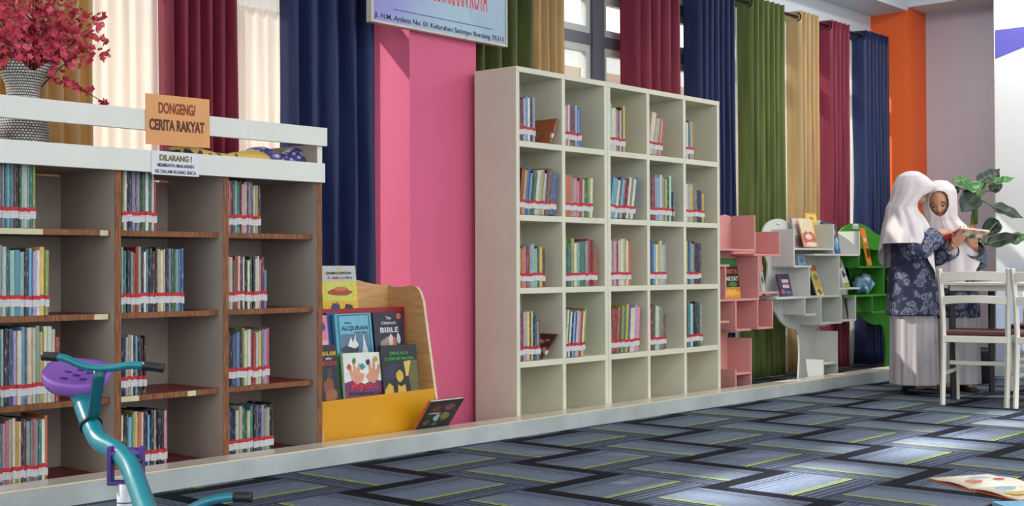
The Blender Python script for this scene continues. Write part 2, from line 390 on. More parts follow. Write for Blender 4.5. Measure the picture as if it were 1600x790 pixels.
curtain('sheer_curtain', 'narrow sheer curtain between the navy and bright green curtains', X(1141, 4.83), X(1165, 4.83), SHEER, **dict(sh, Y=4.83))
curtain('sheer_curtain', 'narrow sheer curtain between bright green and gold curtains', X(1216, 4.83), X(1236, 4.83), SHEER, **dict(sh, Y=4.83))
curtain('sheer_curtain', 'narrow sheer curtain between the second maroon and the last navy curtain', X(1320, 4.83), X(1336, 4.83), SHEER, **dict(sh, Y=4.83))
def rod(label, x0, x1, n):
    t = thing('curtain_rod', label, 'curtain rod', (x0, 4.75, 2.69))
    MB().tube([(0, 0, 0), (x1-x0, 0, 0)], .012, 12).build('rod', DKMET, t)
    for i in range(n):
        x = .04+(x1-x0-.08)*i/(n-1)
        b = MB(); b.tube([(x, .13, 0), (x, .01, 0)], .008, 8); b.box(x-.015, x+.015, .115, .129, -.04, .04); b.build('bracket', DKMET, t)
    return t
rod('dark curtain rod along the left window, running behind the pillar', .7, 4.40, 4)
r = rod('dark curtain rod along the long window, ending at the orange column', 4.94, 10.06, 6)
MB().ball((10.06-4.94+.02, 0, 0), (.03, .022, .022)).build('finial', DKMET, r)
# ------------------------------------------------------------------ books on shelves
PAL = dict(white=(214, 212, 204), cream=(214, 198, 160), navy=(34, 42, 76), black=(26, 26, 32), teal=(38, 116, 120), blue=(48, 92, 160), sky=(104, 166, 204), red=(172, 36, 40),
           maroon=(104, 30, 48), pink=(214, 122, 146), green=(40, 112, 62), lime=(150, 164, 70), yellow=(220, 184, 70), orange=(218, 100, 50), purple=(98, 74, 140), grey=(134, 134, 140),
           brown=(98, 72, 58), mint=(148, 190, 176), lavender=(160, 150, 188))
K = dict(w='white', c='cream', n='navy', k='black', t='teal', b='blue', s='sky', r='red', m='maroon', p='pink', g='green', l='lime', y='yellow', o='orange', u='purple', a='grey', e='brown', i='mint', v='lavender')
def book_mb(t, d, h):
    b = min(.0014, t*.18); m = MB()
    pts = [(0, d), (0, .003), (.3*t, 0), (.7*t, 0), (t, .003), (t, d), (t-b, d), (t-b, .0045), (b, .0045), (b, d)]
    vs = [[m.b.verts.new((x, y, z)) for x, y in pts] for z in (0, h)]; n = len(pts)
    m.b.faces.new(vs[0][::-1]); m.b.faces.new(vs[1])
    for i in range(n): m.b.faces.new((vs[0][i], vs[0][(i+1) % n], vs[1][(i+1) % n], vs[1][i]))
    m.mi = 1; m.box(b, t-b, .005, d-.003, .002, h-.003); return m
def shelf_book(x, y, z, t, d, h, colour, lean, label, group, lab=True, rnd=random, jit=0):
    c = PAL[colour]; mn = sum(c)/3; c = tuple(v*.78+mn*.22 for v in c); q = rnd.uniform(.78, 1.06); cc = s2l(tuple(min(255, v*q+rnd.uniform(-8, 8)) if v*q > 8 else 8 for v in c))
    o = book_mb(t, d, h).build('book', [COVER, PAGES]); o.color = cc
    o.location = (x, y, z); o.rotation_euler = (0, lean, jit); tag(o, label, 'book', group)
    if lab:
        m = MB(); e = .0005
        k = rnd.uniform(-.003, .003); m.box(-e, t+e, -.0012, .012, .032+k, .058+k); m.mi = 1; m.box(-e, t+e, -.0012, .012, .058+k, .072+k)
        m.build('call_number_label', [LABEL, RED], o)
    return o
def fill(px0, px1, Y, zb, hgt, seq, where, group, depth=.17, lean=0, dz=.012, jitter=.006):
    """Stand the books of one compartment side by side; lower case = one book, ' ^ ' marks follow a book for taller, '_' shorter, '*' thick."""
    rnd = random.Random(sum(map(ord, where))*13)
    items = []
    for ch in seq:
        if ch in '^_*': items[-1][1] += ch
        else: items.append([ch, ''])
    x0 = at(px0, 420, Y).x; x1 = at(px1, 420, Y).x
    wts = [(rnd.uniform(.75, 1.25) * (2.0 if '*' in f else 1)) for _, f in items]; tot = sum(wts)
    x = x0; cl = math.cos(lean)
    H0 = hgt
    span = x1-x0 - (math.sin(lean)*hgt*.0)
    ordn = 0
    for (ch, f), w in zip(items, wts):
        tw = span*w/tot; t = tw*cl*.97
        h = H0 + rnd.uniform(-dz, dz) + (.022 if '^' in f else 0) - (.04 if '_' in f else 0)
        nm = K[ch]; ordn += 1
        adj = 'thick' if '*' in f else ('tall' if '^' in f else ('short' if '_' in f else 'slim'))
        lab = f'{adj} {nm} book{" leaning" if lean > .08 else ""}, {ORD[ordn-1]} from left, {where}'
        shelf_book(x, Y+rnd.uniform(0, jitter), zb + (.0 if lean <= 0 else t*math.sin(lean)), t, min(depth, h*.78), h, nm, lean + (rnd.uniform(-.004, .006)), lab, group, rnd=rnd)
        x += tw
    return x

# ------------------------------------------------------------------ left bookcase
LX1 = 3.588; LW = .482; LY = 4.23; LD = .395; LX0 = LX1-3*LW-.026
bc = thing('bookcase', 'low bookcase with brown edges, dark red shelves and white top rails', 'bookcase', (LX0, LY, 0))
BT = 1.205
def rel(x): return x-LX0
posts = [LX1-.026-LW*k for k in (3, 2, 1, 0)]
for i, x in enumerate(posts):
    m = MB(); top = BT if i in (1, 2) else 1.345
    m.box(rel(x), rel(x)+.026, .002, LD, 0, top); m.mi = 1
    m.box(rel(x)-.0003, rel(x)+.0263, -.001, .0025, 0, 1.183)
    o = m.build('side_panel' if i in (0, 3) else 'divider', [LEFTIN, EDGE], bc, bev=.001)
MB().box(0.026, rel(LX1)-.026, LD-.012, LD-.001, 0, BT-.03).build('back_panel', LEFTIN, bc)
MB().box(.0, rel(LX1), .02, LD, BT-.022, BT).build('top_board', LEFTIN, bc)
SHZ = [.96, .652, .342, .055]
TAPE = mat('cream_shelf_tape', (214, 206, 168), .6, .05, 10)
for c in range(3):
    xa, xb = rel(posts[c])+.026, rel(posts[c+1])
    for r, z in enumerate(SHZ):
        m = MB(); m.box(xa, xb, .034, LD-.012, z-.02, z); m.mi = 1; m.box(xa, xb, .030, .0345, z-.021, z+.0005)
        s = m.build('shelf', [DKRED, EDGE], bc, bev=.0008)
        tp = {(0, 0): [(.02, .20), (.44, .475)], (0, 1): [(.415, .475)], (1, 2): [(.0, .10), (.33, .37)]}.get((c, r), [])
        for a, b in tp:
            MB().box(xa+a*.94, min(xb-.002, xa+b*.94), .0285, .031, z-.021, z-.001).build('shelf_tape', TAPE, s)
MB().box(-.02, rel(LX1)+.012, -.022, -.002, 1.336, 1.4135).build('upper_rail', WHITE, bc, bev=.0015)
MB().box(-.02, rel(LX1), -.022, -.002, 1.18, 1.262).build('lower_rail', WHITE, bc, bev=.0015)
MB().box(rel(LX1)-.026, rel(LX1), -.002, .0015, 1.183, 1.345).build('post_front', WHITE, bc)
LBOOK = 'books on the brown-edged bookcase'
rows_ = ['top row', 'second row', 'third row', 'bottom row']; cols_ = ['left column', 'middle column', 'right column']
LB = {(0, 0): (-10, 57, .235, 'kvuitstmkgiwitl'), (0, 1): (191, 246, .228, 'lwknvuakgwgwr_'), (0, 2): (357, 408, .205, 'prtitkpwmaucyn'),
      (1, 0): (-10, 77, .235, 'c^iwtisinsvwyl'), (1, 1): (190, 288, .235, 'itkniorckwtkmkccwkvggisb'), (1, 2): (357, 417, .205, 'wcgrcmwkcgkwcpms_'),
      (2, 0): (-10, 94, .262, 'tgikbvcstcciycwcr_'), (2, 1): (190, 229, .222, 'knwacnskmk'), (2, 2): (357, 422, .215, 'kkbskl^cwrrwyspp^'),
      (3, 0): (-10, 76, .235, 'lstppccycnmiapctwo'), (3, 1): (190, 262, .215, 'cktslcocnksnwkkkp'), (3, 2): (357, 428, .195, 'bnkwctgctkunvackk')}
for (r, c), (a, b, h, seq) in LB.items():
    a = max(a, 800+F_PX*math.tan(math.atan2(posts[c]+.027, LY+.034)-YAW)+1.0)
    fill(a, b, LY+.034, SHZ[r]+.001, h, seq, f'{rows_[r]}, {cols_[c]} of brown-edged bookcase', LBOOK)

# ------------------------------------------------------------------ tall cream bookcases
MY = 4.23; MD = .283; MW = .375; MT = .027
def cubby(x0, n, label):
    w = n*MW + MT*.2
    t = thing('cubby_bookcase', label, 'bookcase', (x0, MY, 0), 0, 'tall cream cubby bookcases')
    xs = [i*(w-MT)/n for i in range(n+1)]
    for i, x in enumerate(xs):
        MB().box(x, x+MT, 0, MD, 0, 1.80).build('side_panel' if i in (0, n) else 'divider', CREAM, t, bev=.0012)
    MB().box(0, w, -.001, MD, 1.80, 1.827).build('top_board', CREAM, t, bev=.0012)
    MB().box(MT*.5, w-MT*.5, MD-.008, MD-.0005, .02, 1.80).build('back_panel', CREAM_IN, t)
    for i in range(n):
        for z in (1.455, 1.083, .716, .345, .04):
            MB().box(xs[i]+MT, xs[i+1], .0005, MD-.008, z-.03, z).build('shelf', CREAM, t, bev=.0012)
    return t, xs
MX = 4.848
_, xa = cubby(MX, 2, 'tall cream cubby bookcase two compartments wide, its pinkish side to the pillar')
MX2 = MX + 2*MW + MT*.2 + .002
_, xb = cubby(MX2, 3, 'tall cream cubby bookcase three compartments wide, beside pink tree shelf')
MZ = [1.456, 1.084, .717, .346]
unit = ['two-wide cream bookcase', 'two-wide cream bookcase', 'three-wide cream bookcase', 'three-wide cream bookcase', 'three-wide cream bookcase']
coln = ['left column', 'right column', 'left column', 'middle column', 'right column']
starts = [MX+xa[0]+MT, MX+xa[1]+MT, MX2+xb[0]+MT, MX2+xb[1]+MT, MX2+xb[2]+MT]
MBK = {(0, 0): (838, .215, 'tmrwswnv', 0), (0, 1): (910, .205, 'cpwre*vsb', 0), (0, 2): (979, .235, 'i^wcvrwmy^', 0), (0, 3): (1036, .215, 'c^*wcpco', .17), (0, 4): (1086, .215, 'iwt^wy', 0),
       (1, 0): (869, .225, 'rybskgwclwme^*b*', .13), (1, 1): (927, .20, 'o^*apprcglc', .03), (1, 2): (993, .225, 's*cbsrmwlcb', .17), (1, 3): (1051, .25, 'mrvswalni', .0), (1, 4): (1102, .22, 'wvylan_n_y_', 0),
       (2, 0): (853, .205, 'loprai^igym', 0), (2, 1): (934, .235, 'g^tl^citgvr^m^o_', 0), (2, 2): (987, .245, 'wvprwccco', 0), (2, 3): (1042, .24, 'nb^swyiwv', 0), (2, 4): (1096, .245, 'lnsimkn', 0),
       (3, 0): (845, .24, 'urvcyewkts_r_', 0), (3, 1): (914, .245, 'wgwksbwprcl', .1), (3, 2): (999, .255, 'r*oelgybwcvp', .07), (3, 3): (1041, .25, 'rmgcwlatr_', .02), (3, 4): (1098, .26, 'ktiknga', 0)}
for (r, c), (b, h, seq, ln) in MBK.items():
    a = 800+F_PX*math.tan(math.atan2(starts[c]+.002, MY+.004)-YAW)
    fill(a, b, MY+.004, MZ[r]+.001, h, seq, f'{rows_[r]}, {coln[c]} of {unit[c]}', 'books in the cream cubby bookcases', lean=ln, jitter=.004)
# books fallen sideways against the others
def fallen(px, r, c, colour, lean, t, h, label, d=.17):
    x = at(px, 420, MY+.01).x
    o = shelf_book(x, MY+.008, MZ[r]+.001+t*math.sin(lean), t, d, h, colour, lean, label, 'books in the cream cubby bookcases', lab=True)
def faceout(px0, r, colour, w, h, rz, tilt, label):
    pass
fallen(859, 0, 0, 'orange', .46, .012, .145, 'small orange book slumped alone at right of top row, left column, two-wide cream bookcase')
fallen(846, 3, 0, 'maroon', .83, .010, .175, 'maroon book slumped far over, fourth row, left column of two-wide cream bookcase')
fallen(1052, 1, 3, 'grey', .06, .008, .17, 'short grey book at right end, second row, middle column of three-wide cream bookcase', .2)

# ------------------------------------------------------------------ cover-out picture books
def M_(name, c, rough=.45): return mat(name, c, rough, .06, 25)
CM = {}
def cm(c):
    k = 'printed_'+'_'.join(str(int(v)) for v in c)
    if k not in CM: CM[k] = M_(k, c)
    return CM[k]
def cover_book(label, loc, w, h, t, cover, art, texts=(), tilt=.12, rz=0, roll=0, group=None, name='picture_book', cat='book'):
    """front cover on the -y side; art = list of (colour, [(x,z)...]) in cover fractions; texts = (string, x, z, size, width, colour, bold)"""
    o = thing(name, label, cat, loc, group=group); o.rotation_mode = 'YXZ'; o.rotation_euler = (-tilt, roll, rz)
    m = MB(); b = .0015
    m.box(-w/2, w/2, 0, b, 0, h); m.box(-w/2, w/2, t-b, t, 0, h); m.box(-w/2, -w/2+b, b, t-b, 0, h)
    m.build('cover', cm(cover), o)
    MB().box(-w/2+b, w/2-.002, b, t-b, .002, h-.002).build('page_block', PAGES, o)
    for i, (c, pts) in enumerate(art):
        MB().prism([((p[0]-.5)*w, p[1]*h) for p in pts], .0003+.00015*i, Matrix.Translation((0, -.0004-.00015*i, 0))).build('cover_picture', cm(c), o)
    k = .0005+.00015*len(art)
    for (s, x, z, size, width, c, bold) in texts:
        text('title', s, size*h, cm(c), o, ((x-.5)*w, -k-.0003, z*h), width=width*w if width else None, bold=bold*h)
    return o
def blob(x, z, rx, rz, n=14, wob=.15, seed=1):
    r = random.Random(seed); return [(x+rx*math.cos(2*PI*i/n)*(1+r.uniform(-wob, wob)), z+rz*math.sin(2*PI*i/n)*(1+r.uniform(-wob, wob))) for i in range(n)]
def rect(a, b, c, d): return [(a, b), (c, b), (c, d), (a, d)]

# ------------------------------------------------------------------ birch magazine rack with yellow front
RX0, RX1 = 3.604, 4.335
rk = thing('display_rack', 'birch plywood book display rack with yellow front pocket beside brown-edged bookcase', 'display rack', (RX0, 4.25, 0))
prof = [(0, 0), (.012, .12), (.11, .66), (.13, .705), (.155, .728), (.19, .735), (.24, .728), (.30, .725), (.355, .735), (.37, .735), (.37, 0)]
MP = Matrix(((0, 1, 0, 0), (1, 0, 0, 0), (0, 0, 1, 0), (0, 0, 0, 1)))
for x in (0, RX1-RX0-.016):
    m = MB(); m.prism(prof, .016, Matrix.Translation((x, 0, 0)) @ MP)
    bmesh.ops.recalc_face_normals(m.b, faces=m.b.faces)
    for f in m.b.faces: f.material_index = 0 if abs(f.normal.x) > .5 else 1
    m.build('side_panel', [PLY, PLYE], rk, bev=.001)
wv = [(.016, .02)] + [(.016+(RX1-RX0-.032)*i/24, .735+.085*(.5+.5*math.cos(PI*min(1, max(0, (i/24-.25)/.75))))*(1 if i > 5 else .9+.1*i/6)) for i in range(25)] + [(RX1-RX0-.016, .02)]
MB().prism(wv, .014, Matrix.Translation((0, .35, 0))).build('back_panel', PLY, rk, bev=.001)
zf0 = at(590, 680, 4.25)
YF = MB(); YF.prism([(.018, .0), (RX1-RX0-.018, .0), (RX1-RX0-.018, .252), (.018, .242)], .012, Matrix.Translation((0, .03, .0))); YF.build('front_pocket', YEL, rk, bev=.0015)
MB().box(.016, RX1-RX0-.016, .235, .247, .16, .632).build('upper_pocket', REDB, rk, bev=.0015)
MB().box(.016, RX1-RX0-.016, .145, .155, .218, .40).build('middle_pocket', PLY, rk, bev=.0015)
MB().box(.016, RX1-RX0-.016, .0425, .35, .205, .218).build('bottom_board', PLY, rk)
GD = 'picture books in the plywood display rack'
def disp(px0, px1, py0, py1, Y, **k):
    a = at(px0, py1, Y); b = at(px1, py1, Y); return (a.x+b.x)/2, b.x-a.x
def dbook(label, px0, px1, ytop, ybot, Y, zb, cover, art, texts=(), tilt=.16, t=.014, roll=0):
    xc, w = disp(px0, px1, ytop, ybot, Y)
    Yt = Y+.14*tilt
    h = (at((px0+px1)/2, ytop, Y+.25*math.sin(tilt)).z - zb)/math.cos(tilt)
    return cover_book(label, (xc, Y, zb), w, h, t, cover, art, texts, tilt, 0, roll, GD)
dbook('yellow encyclopedia with grey title band and red dish at the rack top', 507, 561, 415, 490, 4.51, .56, (226, 206, 70),
      [((226, 178, 40), rect(.02, 0, .98, .40)), ((190, 196, 190), rect(0, .73, 1, 1)), ((206, 210, 92), rect(.1, .40, .9, .7)), ((168, 64, 36), blob(.5, .55, .34, .07, seed=2)), ((206, 110, 60), blob(.52, .6, .2, .04, seed=5)),
       ((40, 62, 110), blob(.36, .27, .14, .10, 18, .5, 3)), ((44, 36, 40), blob(.72, .24, .2, .10, 18, .4, 8)), ((232, 198, 56), rect(.46, .93, .54, .985))],
      [('ENSIKLOPEDIA', .5, .855, .055, .74, (50, 50, 54), .002), ('A', .2, .775, .07, None, (190, 60, 120), .002), ('nak', .38, .775, .07, .2, (210, 60, 60), .002), ('mus', .57, .775, .07, .2, (200, 150, 50), .002), ('lim', .78, .775, .07, .18, (60, 130, 110), .002)], .10, .022)
dbook('slim pink book at the left of the middle tier of the rack', 501, 516, 492, 560, 4.43, .40, (226, 132, 160), [((70, 70, 130), blob(.5, .75, .3, .09, seed=4)), ((236, 176, 190), rect(.1, .1, .9, .45))], (), .12, .012)
dbook('dark blue book peeping out left of the blue scripture book', 516, 534, 488, 560, 4.44, .40, (40, 84, 140), [((214, 214, 210), rect(.45, .45, .7, .75))], (), .12, .016)
dbook('sky blue book titled ALQURAN with a black dotted border and white flames', 528, 585, 489, 560, 4.415, .40, (84, 168, 196),
      [((28, 92, 116), rect(.08, .03, .94, .97)), ((112, 184, 206), rect(.11, .05, .91, .95)), ((86, 122, 150), rect(.12, .05, .90, .56)), ((50, 60, 76), blob(.34, .22, .24, .09, seed=6)), ((226, 232, 226), [(.3, .3), (.36, .42), (.40, .5), (.44, .36), (.54, .56), (.52, .42), (.6, .32), (.5, .24)]), ((222, 230, 226), [(.66, .06), (.72, .3), (.74, .56), (.80, .3), (.88, .06)])],
      [('ALQURAN', .52, .64, .13, .72, (22, 60, 110), .003), ('Aku', .34, .78, .06, .2, (22, 60, 110), .001), ('cinta Islam', .68, .57, .05, .36, (40, 50, 90), .001)], .12, .02)
dbook("navy book titled The Children's BIBLE with a salmon seal", 588, 634, 487, 560, 4.425, .40, (36, 32, 62),
      [((198, 100, 86), blob(.86, .90, .08, .07, 14, 0, 1)), ((150, 138, 128), blob(.42, .30, .2, .15, 16, .3, 2)), ((214, 206, 196), blob(.55, .38, .08, .13, 12, .2, 3)), ((182, 108, 84), blob(.66, .32, .07, .12, 12, .2, 4)), ((206, 206, 210), blob(.8, .40, .06, .12, 12, .2, 6))],
      [('The', .5, .84, .09, .18, (214, 212, 210), .002), ("Children's", .5, .73, .09, .48, (214, 212, 210), .002), ('BIBLE', .5, .55, .16, .62, (226, 224, 220), .003)], .12, .022)
dbook('black book with yellow MALAM lettering at the left of the front pocket', 505, 533, 538, 622, 4.315, .22, (24, 20, 34),
      [((128, 70, 40), blob(.42, .3, .28, .17, 12, .2, 1)), ((156, 92, 52), blob(.5, .16, .36, .12, 14, .2, 7)), ((60, 50, 60), blob(.5, .52, .16, .08, 10, .2, 5))],
      [('MALAM', .5, .82, .10, .84, (218, 176, 60), .003), ('yang', .5, .755, .06, .35, (206, 204, 200), .002), ('MENCEKAM', .5, .66, .09, .9, (190, 44, 70), .003)], .13, .014)
dbook('plain green book mostly hidden behind the white Ayo book', 532, 566, 550, 622, 4.335, .22, (40, 140, 66), [((50, 160, 80), rect(.1, .1, .9, .9))], (), .13, .012)
dbook('white book titled Ayo Mendongeng with a pair of raised hands', 541, 602, 550, 622, 4.30, .22, (222, 224, 216),
      [((112, 34, 92), [(0, 0), (1, 0), (1, .38), (.75, .46), (.5, .36), (.25, .46), (0, .40)]), ((214, 150, 120), [(.18, .46), (.1, .72), (.16, .74), (.24, .6), (.22, .84), (.28, .84), (.32, .64), (.38, .80), (.42, .76), (.40, .60), (.52, .56), (.46, .42), (.3, .36)]),
       ((206, 142, 112), [(.86, .46), (.94, .74), (.88, .76), (.80, .6), (.80, .88), (.74, .86), (.72, .64), (.66, .82), (.62, .78), (.64, .60), (.54, .52), (.60, .42), (.74, .36)]),
       ((60, 130, 60), blob(.27, .84, .05, .06, 10, .2, 1)), ((30, 140, 170), blob(.47, .72, .07, .06, 10, .3, 2)), ((180, 80, 40), blob(.14, .72, .06, .06, 10, .2, 3)), ((190, 150, 40), blob(.82, .86, .06, .05, 10, .2, 4)), ((40, 40, 60), blob(.62, .80, .05, .06, 10, .2, 5))],
      [('Ayo...', .5, .27, .2, .74, (206, 30, 40), .006), ('Mendongeng', .52, .145, .11, .84, (40, 26, 60), .003), ('A. Penulis', .5, .94, .035, .4, (60, 60, 70), .001)][:2], .13, .016, .02)
dbook('black book with green DRALALA title and a yellow caped figure', 601, 657, 538, 614, 4.29, .22, (22, 26, 30),
      [((30, 40, 74), blob(.3, .5, .25, .16, 14, .2, 2)), ((96, 96, 50), [(.62, .7), (.98, .7), (.98, .05), (.7, .05)]), ((24, 22, 26), [(.3, .02), (.3, .3), (.38, .56), (.5, .6), (.6, .5), (.72, .4), (.76, .02)]), ((204, 166, 50), [(.02, .02), (.28, .02), (.26, .24), (.16, .3), (.04, .18)]), ((210, 172, 60), blob(.47, .42, .10, .11, 12, .1, 3)), ((206, 168, 54), [(.38, .04), (.62, .04), (.60, .26), (.48, .22), (.40, .26)]), ((216, 184, 84), [(.64, .4), (.60, .68), (.80, .70), (.70, .42)])],
      [('DRALALA', .48, .82, .08, .5, (60, 170, 80), .002), ('12 DOKTER PRATIKA', .48, .72, .07, .82, (60, 170, 80), .002)], .13, .014, .01)
# the dark book wedged between kerb and rack, tipping forwards
a = at(646, 668, 4.235); b_ = at(698, 662, 4.235); w = b_.x-a.x
o = cover_book('dark glossy book with scattered small pictures tipped forward over the kerb', ((a.x+b_.x)/2, 4.236, .062), w, .19, .012, (40, 40, 40),
    [((28, 32, 34), rect(.03, .03, .97, .97)), ((120, 40, 48), blob(.3, .76, .13, .09, 10, .3, 1)), ((120, 70, 80), blob(.68, .78, .16, .10, 10, .3, 2)), ((150, 184, 196), blob(.45, .46, .08, .13, 10, .3, 3)), ((128, 116, 60), blob(.68, .48, .15, .12, 10, .3, 4)), ((180, 176, 170), blob(.3, .60, .2, .02, 10, .3, 6)), ((90, 80, 60), blob(.2, .3, .08, .08, 10, .3, 5)), ((110, 108, 104), blob(.46, .24, .1, .03, 10, .3, 7))], (), -.66, 0, 0)
MB().box(-w/2-.006, -w/2+.001, .001, .013, .0, .19).build('spine', cm((206, 90, 44)), o)

# ------------------------------------------------------------------ things on top of the left bookcase
VX, VY = at(36, 150, 4.44).x, 4.44
g = N('woven_basket_pattern'); tc = g.n('ShaderNodeTexCoord'); bk = g.n('ShaderNodeTexBrick'); sx = g.n('ShaderNodeSeparateXYZ'); g.l(tc.outputs['Object'], sx.inputs[0])
an = g.math('ARCTAN2', sx.outputs[1], sx.outputs[0]); cb = g.n('ShaderNodeCombineXYZ'); g.l(g.math('MULTIPLY', an, 6), cb.inputs[0]); g.l(g.math('MULTIPLY', sx.outputs[2], 62), cb.inputs[1])
g.l(cb.outputs[0], bk.inputs[0]); bk.inputs['Scale'].default_value = 1; bk.inputs['Mortar Size'].default_value = .12; bk.inputs['Brick Width'].default_value = .8; bk.inputs['Row Height'].default_value = .6
bk.inputs['Color1'].default_value = s2l((206, 198, 184)); bk.inputs['Color2'].default_value = s2l((170, 166, 160)); bk.inputs['Mortar'].default_value = s2l((52, 54, 60))
g.l(bk.outputs[0], g.p.inputs['Base Color']); g.p.inputs['Roughness'].default_value = .5
bp = g.n('ShaderNodeBump'); bp.inputs['Strength'].default_value = .8; bp.inputs['Distance'].default_value = .006; bp.invert = True; g.l(bk.outputs['Fac'], bp.inputs['Height']); g.l(bp.outputs[0], g.p.inputs['Normal']); WOVEN = g.m
m = MB(); prof = [(.05, 0), (.066, .006), (.082, .04), (.094, .085), (.092, .13), (.078, .175), (.062, .215), (.057, .25), (.062, .285), (.078, .32), (.098, .345)]
rows = []
for i, (r, z) in enumerate(prof+[(.092, .343), (.06, .30), (.05, .25)]):
    fl = max(0, (z-.3)/.045) if i <= 11 else 0
    rows.append([((r*(1+.12*fl*math.sin(5*k*2*PI/48+.6)))*math.cos(k*2*PI/48), (r*(1+.12*fl*math.sin(5*k*2*PI/48+.6)))*math.sin(k*2*PI/48), z+.018*fl*math.sin(5*k*2*PI/48+.6)) for k in range(48)])
m.grid(rows, True); bmesh.ops.contextual_create(m.b, geom=[e for e in m.b.edges if e.is_boundary and all(v.co.z < .01 for v in e.verts)])
o = m.build('vase', WOVEN); o.location = (VX, VY, BT); tag(o, 'woven black and white vase with flared rim on top of the bookcase', 'vase')
# blossom
BLO = [mat('crimson_petal', (206, 66, 88), .6, .15, 40, c2=(164, 40, 62)), mat('rose_petal', (224, 96, 112), .6, .12, 40, c2=(196, 60, 84)), mat('pale_petal', (226, 206, 204), .6, .08, 40)]
TWIG = mat('brown_twig', (70, 52, 44), .8, .1, 30)
fb = thing('blossom_bouquet', 'bunch of crimson artificial blossom branches standing in the woven vase', 'flowers', (VX, VY, BT+.26))
rnd = random.Random(3); tips = []
targets = [(x, z) for x, z in ((-40, 20), (-10, -20), (20, -30), (55, -25), (95, -20), (120, 20), (152, 35), (30, 15), (70, 25), (105, 50), (10, 55), (45, 62), (85, 72), (148, 70), (-20, 70), (60, 0), (0, 20), (162, 160))]
spots = []
for i, (px, py) in enumerate(targets):
    Yb = VY + rnd.uniform(-.10, .09); e = at(px, py, Yb) - Vector((VX, VY, BT+.26))
    if i == len(targets)-1: mid = at(85, 112, VY-.09)-Vector((VX, VY, BT+.26)); p0 = Vector((.03, -.03, .05))
    else: p0 = Vector((rnd.uniform(-.02, .02), rnd.uniform(-.02, .02), -.05)); mid = p0*.4+e*.5+Vector((0, 0, .05))
    path = [(p0*(1-t)*(1-t)+mid*2*t*(1-t)+e*t*t) for t in [k/10 for k in range(11)]]
    br = MB().tube(path, [.0035-.0022*k/10 for k in range(11)], 6).build('branch', TWIG, fb)
    for k in range(46 if i < len(targets)-1 else 26):
        t = rnd.uniform(.42 if i < len(targets)-1 else .3, 1.03)**.8; c = p0*(1-t)*(1-t)+mid*2*t*(1-t)+e*t*t
        s = .05 if i < len(targets)-1 else .014
        spots.append((c+Vector((rnd.gauss(0, s*.6), rnd.gauss(0, s*.6), rnd.gauss(0, s*.55))), i))
def blossom(m, c, r, rr):
    ax = Vector((rr.gauss(0, 1), rr.gauss(0, 1)-.7, rr.gauss(0, 1)+.3)).normalized(); q = ax.to_track_quat('Z', 'Y').to_matrix()
    for k in range(5):
        a = k*2*PI/5; d = Vector((math.cos(a), math.sin(a), 0)); n = Vector((-math.sin(a), math.cos(a), 0))
        pts = [Vector((0, 0, 0)), d*r*.55+n*r*.42+Vector((0, 0, r*.25)), d*r+n*r*.22+Vector((0, 0, r*.5)), d*r-n*r*.22+Vector((0, 0, r*.5)), d*r*.55-n*r*.42+Vector((0, 0, r*.25))]
        f = m.b.faces.new([m.b.verts.new(c+q @ p) for p in pts]); f.material_index = m.mi
rnd.shuffle(spots)
for c, i in spots[:100]:
    m = MB(); blossom(m, c, rnd.uniform(.014, .019), rnd); m.build('blossom', BLO[rnd.choice([0, 0, 0, 0, 1, 1])], fb, solid=.0008)
m = MB()
for c, i in spots[100:]:
    m.mi = rnd.choice([0, 0, 0, 0, 0, 1, 1, 1, 2 if i in (7, 16, 8, 3, 11) else 0]); blossom(m, c, rnd.uniform(.010, .018), rnd)
o = m.build('blossom', BLO, fb, solid=.0008); o['kind'] = 'stuff'
# signs
SIGNO = mat('orange_sign_paper', (222, 152, 84), .35, .05, 6); SIGNW = mat('white_sign_paper', (216, 218, 222), .35, .03, 6)
BRN = mat('brown_ink', (140, 60, 30), .6, 0, 5); DBR = mat('dark_brown_ink', (86, 36, 20), .6, 0, 5); OLI = mat('olive_ink', (120, 104, 60), .6, 0, 5); PUI = mat('dark_violet_ink', (70, 40, 84), .6, 0, 5)
YS = LY-.0255
pa, pb, pc = at(228, 146, YS), at(328, 155, YS), at(229, 224, YS); w = pb.x-pa.x; h = (pa.z+pb.z)/2-(pc.z+at(327, 232, YS).z)/2
zc = (pc.z+at(327, 232, YS).z)/2
sg = thing('paper_sign', 'orange paper sign reading DONGENG/ CERITA RAKYAT taped to the upper rail', 'sign', ((pa.x+pb.x)/2, YS, zc), group='paper signs')
sg.rotation_euler = (0, -.012, 0)
MB().box(-w/2, w/2, 0, .002, 0, h).build('sheet', SIGNO, sg)
text('lettering', 'DONGENG/', .056, BRN, sg, (-w*.02, -.001, h*.64), width=w*.58, bold=.0018)
text('lettering', 'CERITA RAKYAT', .056, DBR, sg, (-w*.02, -.001, h*.30), width=w*.86, bold=.002)
pa, pb = at(237, 240, YS), at(311, 240, YS); w = pb.x-pa.x; zt = at(274, 239, YS).z; zb = at(274, 274, YS).z; h = zt-zb
sg = thing('paper_sign', 'white paper notice reading DILARANG ! taped on the lower rail', 'sign', ((pa.x+pb.x)/2, YS, zb), group='paper signs')
MB().box(-w/2, w/2, 0, .002, 0, h).build('sheet', SIGNW, sg)
text('lettering', 'DILARANG !', .03, OLI, sg, (0, -.001, h*.64), width=w*.68, bold=.0012)
text('lettering', 'MEMBAWA MAKANAN', .018, PUI, sg, (0, -.001, h*.36), width=w*.76, bold=.0003)
text('lettering', 'KE DALAM RUANG BACA', .018, PUI, sg, (0, -.001, h*.08), width=w*.86, bold=.0003)
